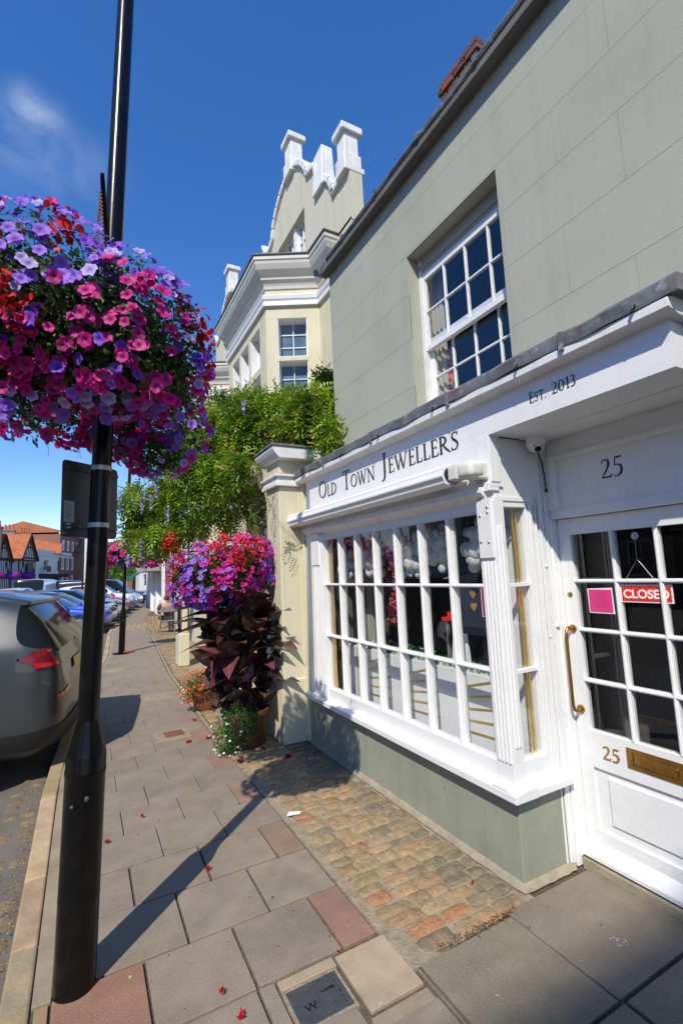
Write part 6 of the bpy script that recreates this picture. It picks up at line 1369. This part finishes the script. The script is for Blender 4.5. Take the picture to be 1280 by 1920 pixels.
def tree(name, label, x, y, h, r, cz, n, cols, trunk_r=.2, leaf=.3):
    t = thing(name, label, 'tree', (x, y, 0)); m = MB(); m.tube([(x, y, -.2), (x + .1, y, h * .4), (x, y + .1, h * .75)], [trunk_r, trunk_r * .7, trunk_r * .3], 9); q = random.Random(int(x * 10))
    for k in range(6): a = k * 1.05; m.tube([(x + .05, y, h * (.35 + .05 * k)), (x + r * .6 * math.cos(a), y + r * .6 * math.sin(a), h * (.55 + .05 * k))], [trunk_r * .4, trunk_r * .1], 6)
    m.obj('trunk', barkm, t, smooth=True)
    E2 = [(x + r * .5 * math.cos(a), y + r * .5 * math.sin(a), cz + r * .45 * math.sin(a * 2.3), r * .62, r * .62, r * .55) for a in np.arange(7) * .9] + [(x, y, cz + r * .5, r * .6, r * .6, r * .6)]
    if name == 'tall_tree': E2 = [(x, y, cz, r, r, r * 1.1)]
    leaves('crown', E2, n, leaf, cols, t, .1 if name == 'tall_tree' else .35, 1.02); return t
tree('street_tree', 'bright green leafy tree beyond the cars between the two lamp posts', 4.7, 72, 4.6, 1.7, 3.0, 2600, [(.10, .24, .02), (.07, .18, .02), (.15, .30, .03)], .15, .28)
tree('street_tree', 'dark tree trunk and crown beyond the second lamp post', 6.2, 74, 6.5, 1.2, 4.6, 1500, [(.03, .07, .015), (.04, .09, .02)], .25, .25)
# unseen tower added behind the viewpoint to throw the soft shade at the lower right
ct = thing('shade_tower', 'tall flint tower added out of view behind the viewpoint to shade the lower right', 'tower', (-11, -14.5, 0))
m = MB(); m.box(-13.4, -8.9, -17, -12.46, -.2, 20.0)
m.obj('wall', mat('flint', (.30, .28, .24), .9, .3, 4, .5, 12), ct)
m = MB(); m.box(-13.5, -8.8, -17.1, -12.38, 9.0, 9.3); m.obj('string_course', stonew, ct)
m = MB(); m.box(-8.905, -8.85, -15.6, -14, 15, 17.4); m.obj('shade_tower_opening', dark_in, ct)

# ------------------------------------------------------------ right hand side beyond the garden
rh = thing('cream_neighbour_house', 'cream walled house with a brick corner behind the seated person', 'house', (2.75, 16.6, 0))
m = MB(); Mn, Ln = wall_face(m, (3.03, 20.2), (2.75, 16.6), -.1, 3.4, .3, []); m.box(3.1, 9, 16.7, 20.2, -.1, 3.4); m.obj('wall', mat('pale_cream', (.66, .60, .42), .8, .05), rh)
m = MB(); wall_face(m, (3.11, 22.2), (3.031, 20.21), -.1, 3.2, .3, []); m.obj('brick_corner', brickr, rh)
m = MB(); m.tube([(2.74, 17.6, 0), (2.74, 17.6, 3.3)], .04, 8); m.obj('drainpipe', black, rh); m = MB(); m.prism([(2.6, 3.4), (9.2, 3.4), (6, 5.5)], 'y', 16.5, 22.4); m.obj('roof', tiled, rh)
wsf = thing('white_shopfront', 'white shopfront with a projecting grey board at the far end of the pavement', 'shop', (3.1, 24, 0))
m = MB(); Mf, Lf = wall_face(m, (3.3, 28), (3.12, 22.21), -.1, 3.0, .3, [(.5, 2.6, .7, 2.4), (3.2, 5.3, .7, 2.4)]); m.box(3.5, 9, 22.3, 28, -.1, 3.3); m.box(-.05, .25, -.12, 0, 0, 3, 0, Mf); m.box(2.8, 3.05, -.12, 0, 0, 3, 0, Mf); m.box(5.5, 5.75, -.12, 0, 0, 3, 0, Mf); m.obj('wall', white, wsf)
window_parts(wsf, Mf, [(.5, 2.6, .7, 2.4), (3.2, 5.3, .7, 2.4)], .1, 3, 2, white, .06)
m = MB(); m.box(2.45, 3.3, 23.0, 27.5, 2.05, 2.5); m.obj('canopy_board', mat('grey_board', (.36, .33, .28), .8), wsf, bevel=.02)
m = MB(); m.prism([(2.6, 3.0), (3.4, 3.0), (3.2, 3.6)], 'y', 22.4, 28.2); m.obj('roof', tiled, wsf)
ga = thing('green_awning', 'dark green sloping shop awning reaching over the pavement at the bend', 'awning', (3.6, 29.5, 2.4)); m = MB(); m.hexa([(2.30, 28.6, 1.78), (3.5, 28.6, 2.5), (3.5, 32, 2.5), (2.30, 32, 1.78), (2.30, 28.6, 1.84), (3.5, 28.6, 2.58), (3.5, 32, 2.58), (2.30, 32, 1.84)]); m.obj('canopy', green_aw, ga); m = MB(); m.box(2.29, 2.31, 28.6, 32, 1.62, 1.80); m.obj('valance', green_aw, ga)
fs_ = thing('far_shop', 'plain pale shop building carrying the green awning at the bend', 'shop', (3.6, 30, 0)); m = MB(); m.box(3.5, 9, 28.3, 33, -.1, 4.2); m.obj('wall', whitew, fs_); m = MB(); m.prism([(3.3, 4.2), (9.2, 4.2), (6, 6)], 'y', 28.2, 33.2); m.obj('roof', tiled, fs_)
rs = thing('round_sign', 'small round red and white sign projecting above the green awning', 'sign', (2.3, 24, 2.3)); m = MB(); m.tube([(2.28, 23.0, 2.38), (2.28, 23.03, 2.38)], .15, 20); m.obj('disc', whitesign, rs); m = MB(); m.tube([(2.30, 22.985, 2.38), (2.30, 22.998, 2.38)], .09, 18); m.obj('red_mark', redsign, rs); m = MB(); m.tube([(2.28, 23.02, 2.38), (2.6, 23.02, 2.38)], .015, 6); m.obj('arm', timber, rs)

# ------------------------------------------------------------ person seated at a cafe table, seen from behind
pe = thing('person', 'person in a dull purple shirt and dark shorts seated with back to the camera', 'person', (2.3, 16.05, 0))
def skin_obj(name, verts, edges, radii, material, parent, root=0, sub=2):
    me = bpy.data.meshes.new(name); me.from_pydata([tuple(v) for v in verts], edges, []); o = bpy.data.objects.new(name, me); C.objects.link(o); me.materials.append(material)
    md = o.modifiers.new('skin', 'SKIN'); md.use_smooth_shade = True
    for i, r in enumerate(radii): me.skin_vertices[0].data[i].radius = (r if isinstance(r, tuple) else (r, r))
    me.skin_vertices[0].data[root].use_root = True
    s = o.modifiers.new('subd', 'SUBSURF'); s.levels = sub; s.render_levels = sub
    return adopt(o, parent)
bx, by = 2.30, 16.0
V_ = [(bx, by, .50), (bx, by, .66), (bx, by + .02, .84), (bx, by + .04, .93), (bx, by + .07, 1.02), (bx, by + .08, 1.10),
      (bx - .19, by + .03, .87), (bx - .25, by + .10, .66), (bx - .16, by + .30, .60), (bx - .12, by + .40, .62),
      (bx + .19, by + .03, .87), (bx + .26, by + .12, .70), (bx + .20, by + .28, .82), (bx + .17, by + .36, .90),
      (bx - .10, by, .46), (bx - .15, by + .42, .45), (bx - .16, by + .36, .08), (bx - .16, by + .46, .03),
      (bx + .10, by, .46), (bx + .15, by + .42, .45), (bx + .14, by + .30, .08), (bx + .14, by + .40, .03)]
Ed = [(0, 1), (1, 2), (2, 3), (3, 4), (4, 5), (2, 6), (6, 7), (7, 8), (8, 9), (2, 10), (10, 11), (11, 12), (12, 13), (0, 14), (14, 15), (15, 16), (16, 17), (0, 18), (18, 19), (19, 20), (20, 21)]
Rr = [(.14, .11), (.13, .10), (.15, .10), (.05, .05), (.065, .075), (.07, .08), .055, .045, .036, .028, .055, .045, .036, .028, .09, .065, .042, .035, .09, .065, .042, .035]
skin_obj('body', V_, Ed, Rr, skin, pe)
skin_obj('shirt', [(bx, by, .50), (bx, by, .66), (bx, by + .02, .84), (bx, by + .03, .90), (bx - .19, by + .03, .865), (bx - .24, by + .09, .72), (bx + .19, by + .03, .865), (bx + .245, by + .1, .74)], [(0, 1), (1, 2), (2, 3), (2, 4), (4, 5), (2, 6), (6, 7)], [(.17, .13), (.155, .12), (.17, .12), (.07, .07), .075, .068, .075, .068], shirt, pe)
skin_obj('shorts', [(bx, by, .48), (bx - .10, by + .02, .46), (bx - .15, by + .38, .455), (bx + .10, by + .02, .46), (bx + .15, by + .38, .455)], [(0, 1), (1, 2), (0, 3), (3, 4)], [(.15, .12), .11, .085, .11, .085], shorts, pe)
m = MB(); m.ico((bx, by + .055, 1.085), (.082, .092, .088), 16, 12, f=lambda d: -.25 if (d.y > .55 and d.z < .35) else .03 * math.sin(d.x * 20)); m.obj('hair', hair, pe, smooth=True)
for s in (-1, 1): m = MB(); m.ico((bx + s * .078, by + .085, 1.05), (.014, .02, .028), 8, 6); m.obj('ear', skin, pe, smooth=True)
ch = thing('folding_chair', 'grey folding metal chair carrying the seated person', 'chair', (2.3, 16.0, 0))
mch = mat('chair_metal', (.35, .36, .35), .4, .1, metal=.5)
m = MB(); m.tube([(bx - .22, by - .20, 0), (bx - .21, by - .17, .45), (bx - .2, by - .19, .70)] + [(bx - .2 * math.cos(a), by - .195, .72 + .11 * math.sin(a)) for a in np.linspace(0, PI, 9)] + [(bx + .2, by - .19, .70), (bx + .21, by - .17, .45), (bx + .22, by - .20, 0)], .013, 8); m.tube([(bx - .22, by - .2, .03), (bx + .22, by - .2, .03)], .011, 6); m.tube([(bx - .22, by - .18, .38), (bx + .22, by - .18, .38)], .013, 6); m.obj('rear_frame', mch, ch, smooth=True)
m = MB()
for s in (-1, 1): m.tube([(bx + s * .21, by - .17, .42), (bx + s * .21, by + .24, 0)], .012, 6)
m.obj('front_leg', mch, ch); m = MB(); m.box(bx - .2, bx + .2, by - .17, by + .22, .385, .405); m.obj('seat', mch, ch, bevel=.01)
m = MB(); m.box(bx - .18, bx + .18, by - .195, by - .183, .66, .80); m.obj('backrest', mch, ch, bevel=.004)
ta = thing('cafe_table', 'round dark cafe table in front of the seated person', 'table', (2.75, 16.7, 0)); m = MB(); m.lathe([(.38, .70), (.4, .71), (.4, .73), (.38, .735), (.001, .736)], (2.75, 16.5), 24); m.obj('table_top', trimm, ta); m = MB(); m.tube([(2.75, 16.5, 0), (2.75, 16.5, .7)], .03, 8); m.lathe([(.25, 0), (.25, .02), (.03, .05)], (2.75, 16.5), 16); m.obj('pedestal', trimm, ta)

# ------------------------------------------------------------ houses across the road beside the viewpoint (mirrored in the shop windows)
for i, (y0, L_, h, wm, rm, lb) in enumerate([(-14, 11, 6.2, brickr, tiled, 'brick house across the road beside the viewpoint with brown roof'), (-2.8, 9, 5.6, whitew, tilem, 'white house across the road with orange tiled roof'), (6.4, 12, 7.0, brickr, tiled, 'taller brick house across the road with two window rows'), (18.6, 10, 5.8, cream, tilem, 'cream house across the road with orange roof')]):
    t = thing('terraced_house', lb, 'house', (-17, y0, 0)); m = MB(); ops = [(1 + k * 2.4, 2.1 + k * 2.4, z, z + 1.6) for k in range(int((L_ - 2) / 2.4)) for z in (.9, 3.6)]
    M_, _ = wall_face(m, (-17, y0), (-17, y0 + L_), -.2, h, .3, ops); m.box(-25, -17.3, y0, y0 + L_, -.2, h); m.obj('wall', wm, t); window_parts(t, M_, ops, .1, 2, 2, white, .08)
    m = MB(); m.prism([(-25.3, h), (-16.7, h), (-21, h + 2.8)], 'y', y0 - .05, y0 + L_ + .05); m.obj('roof', rm, t)
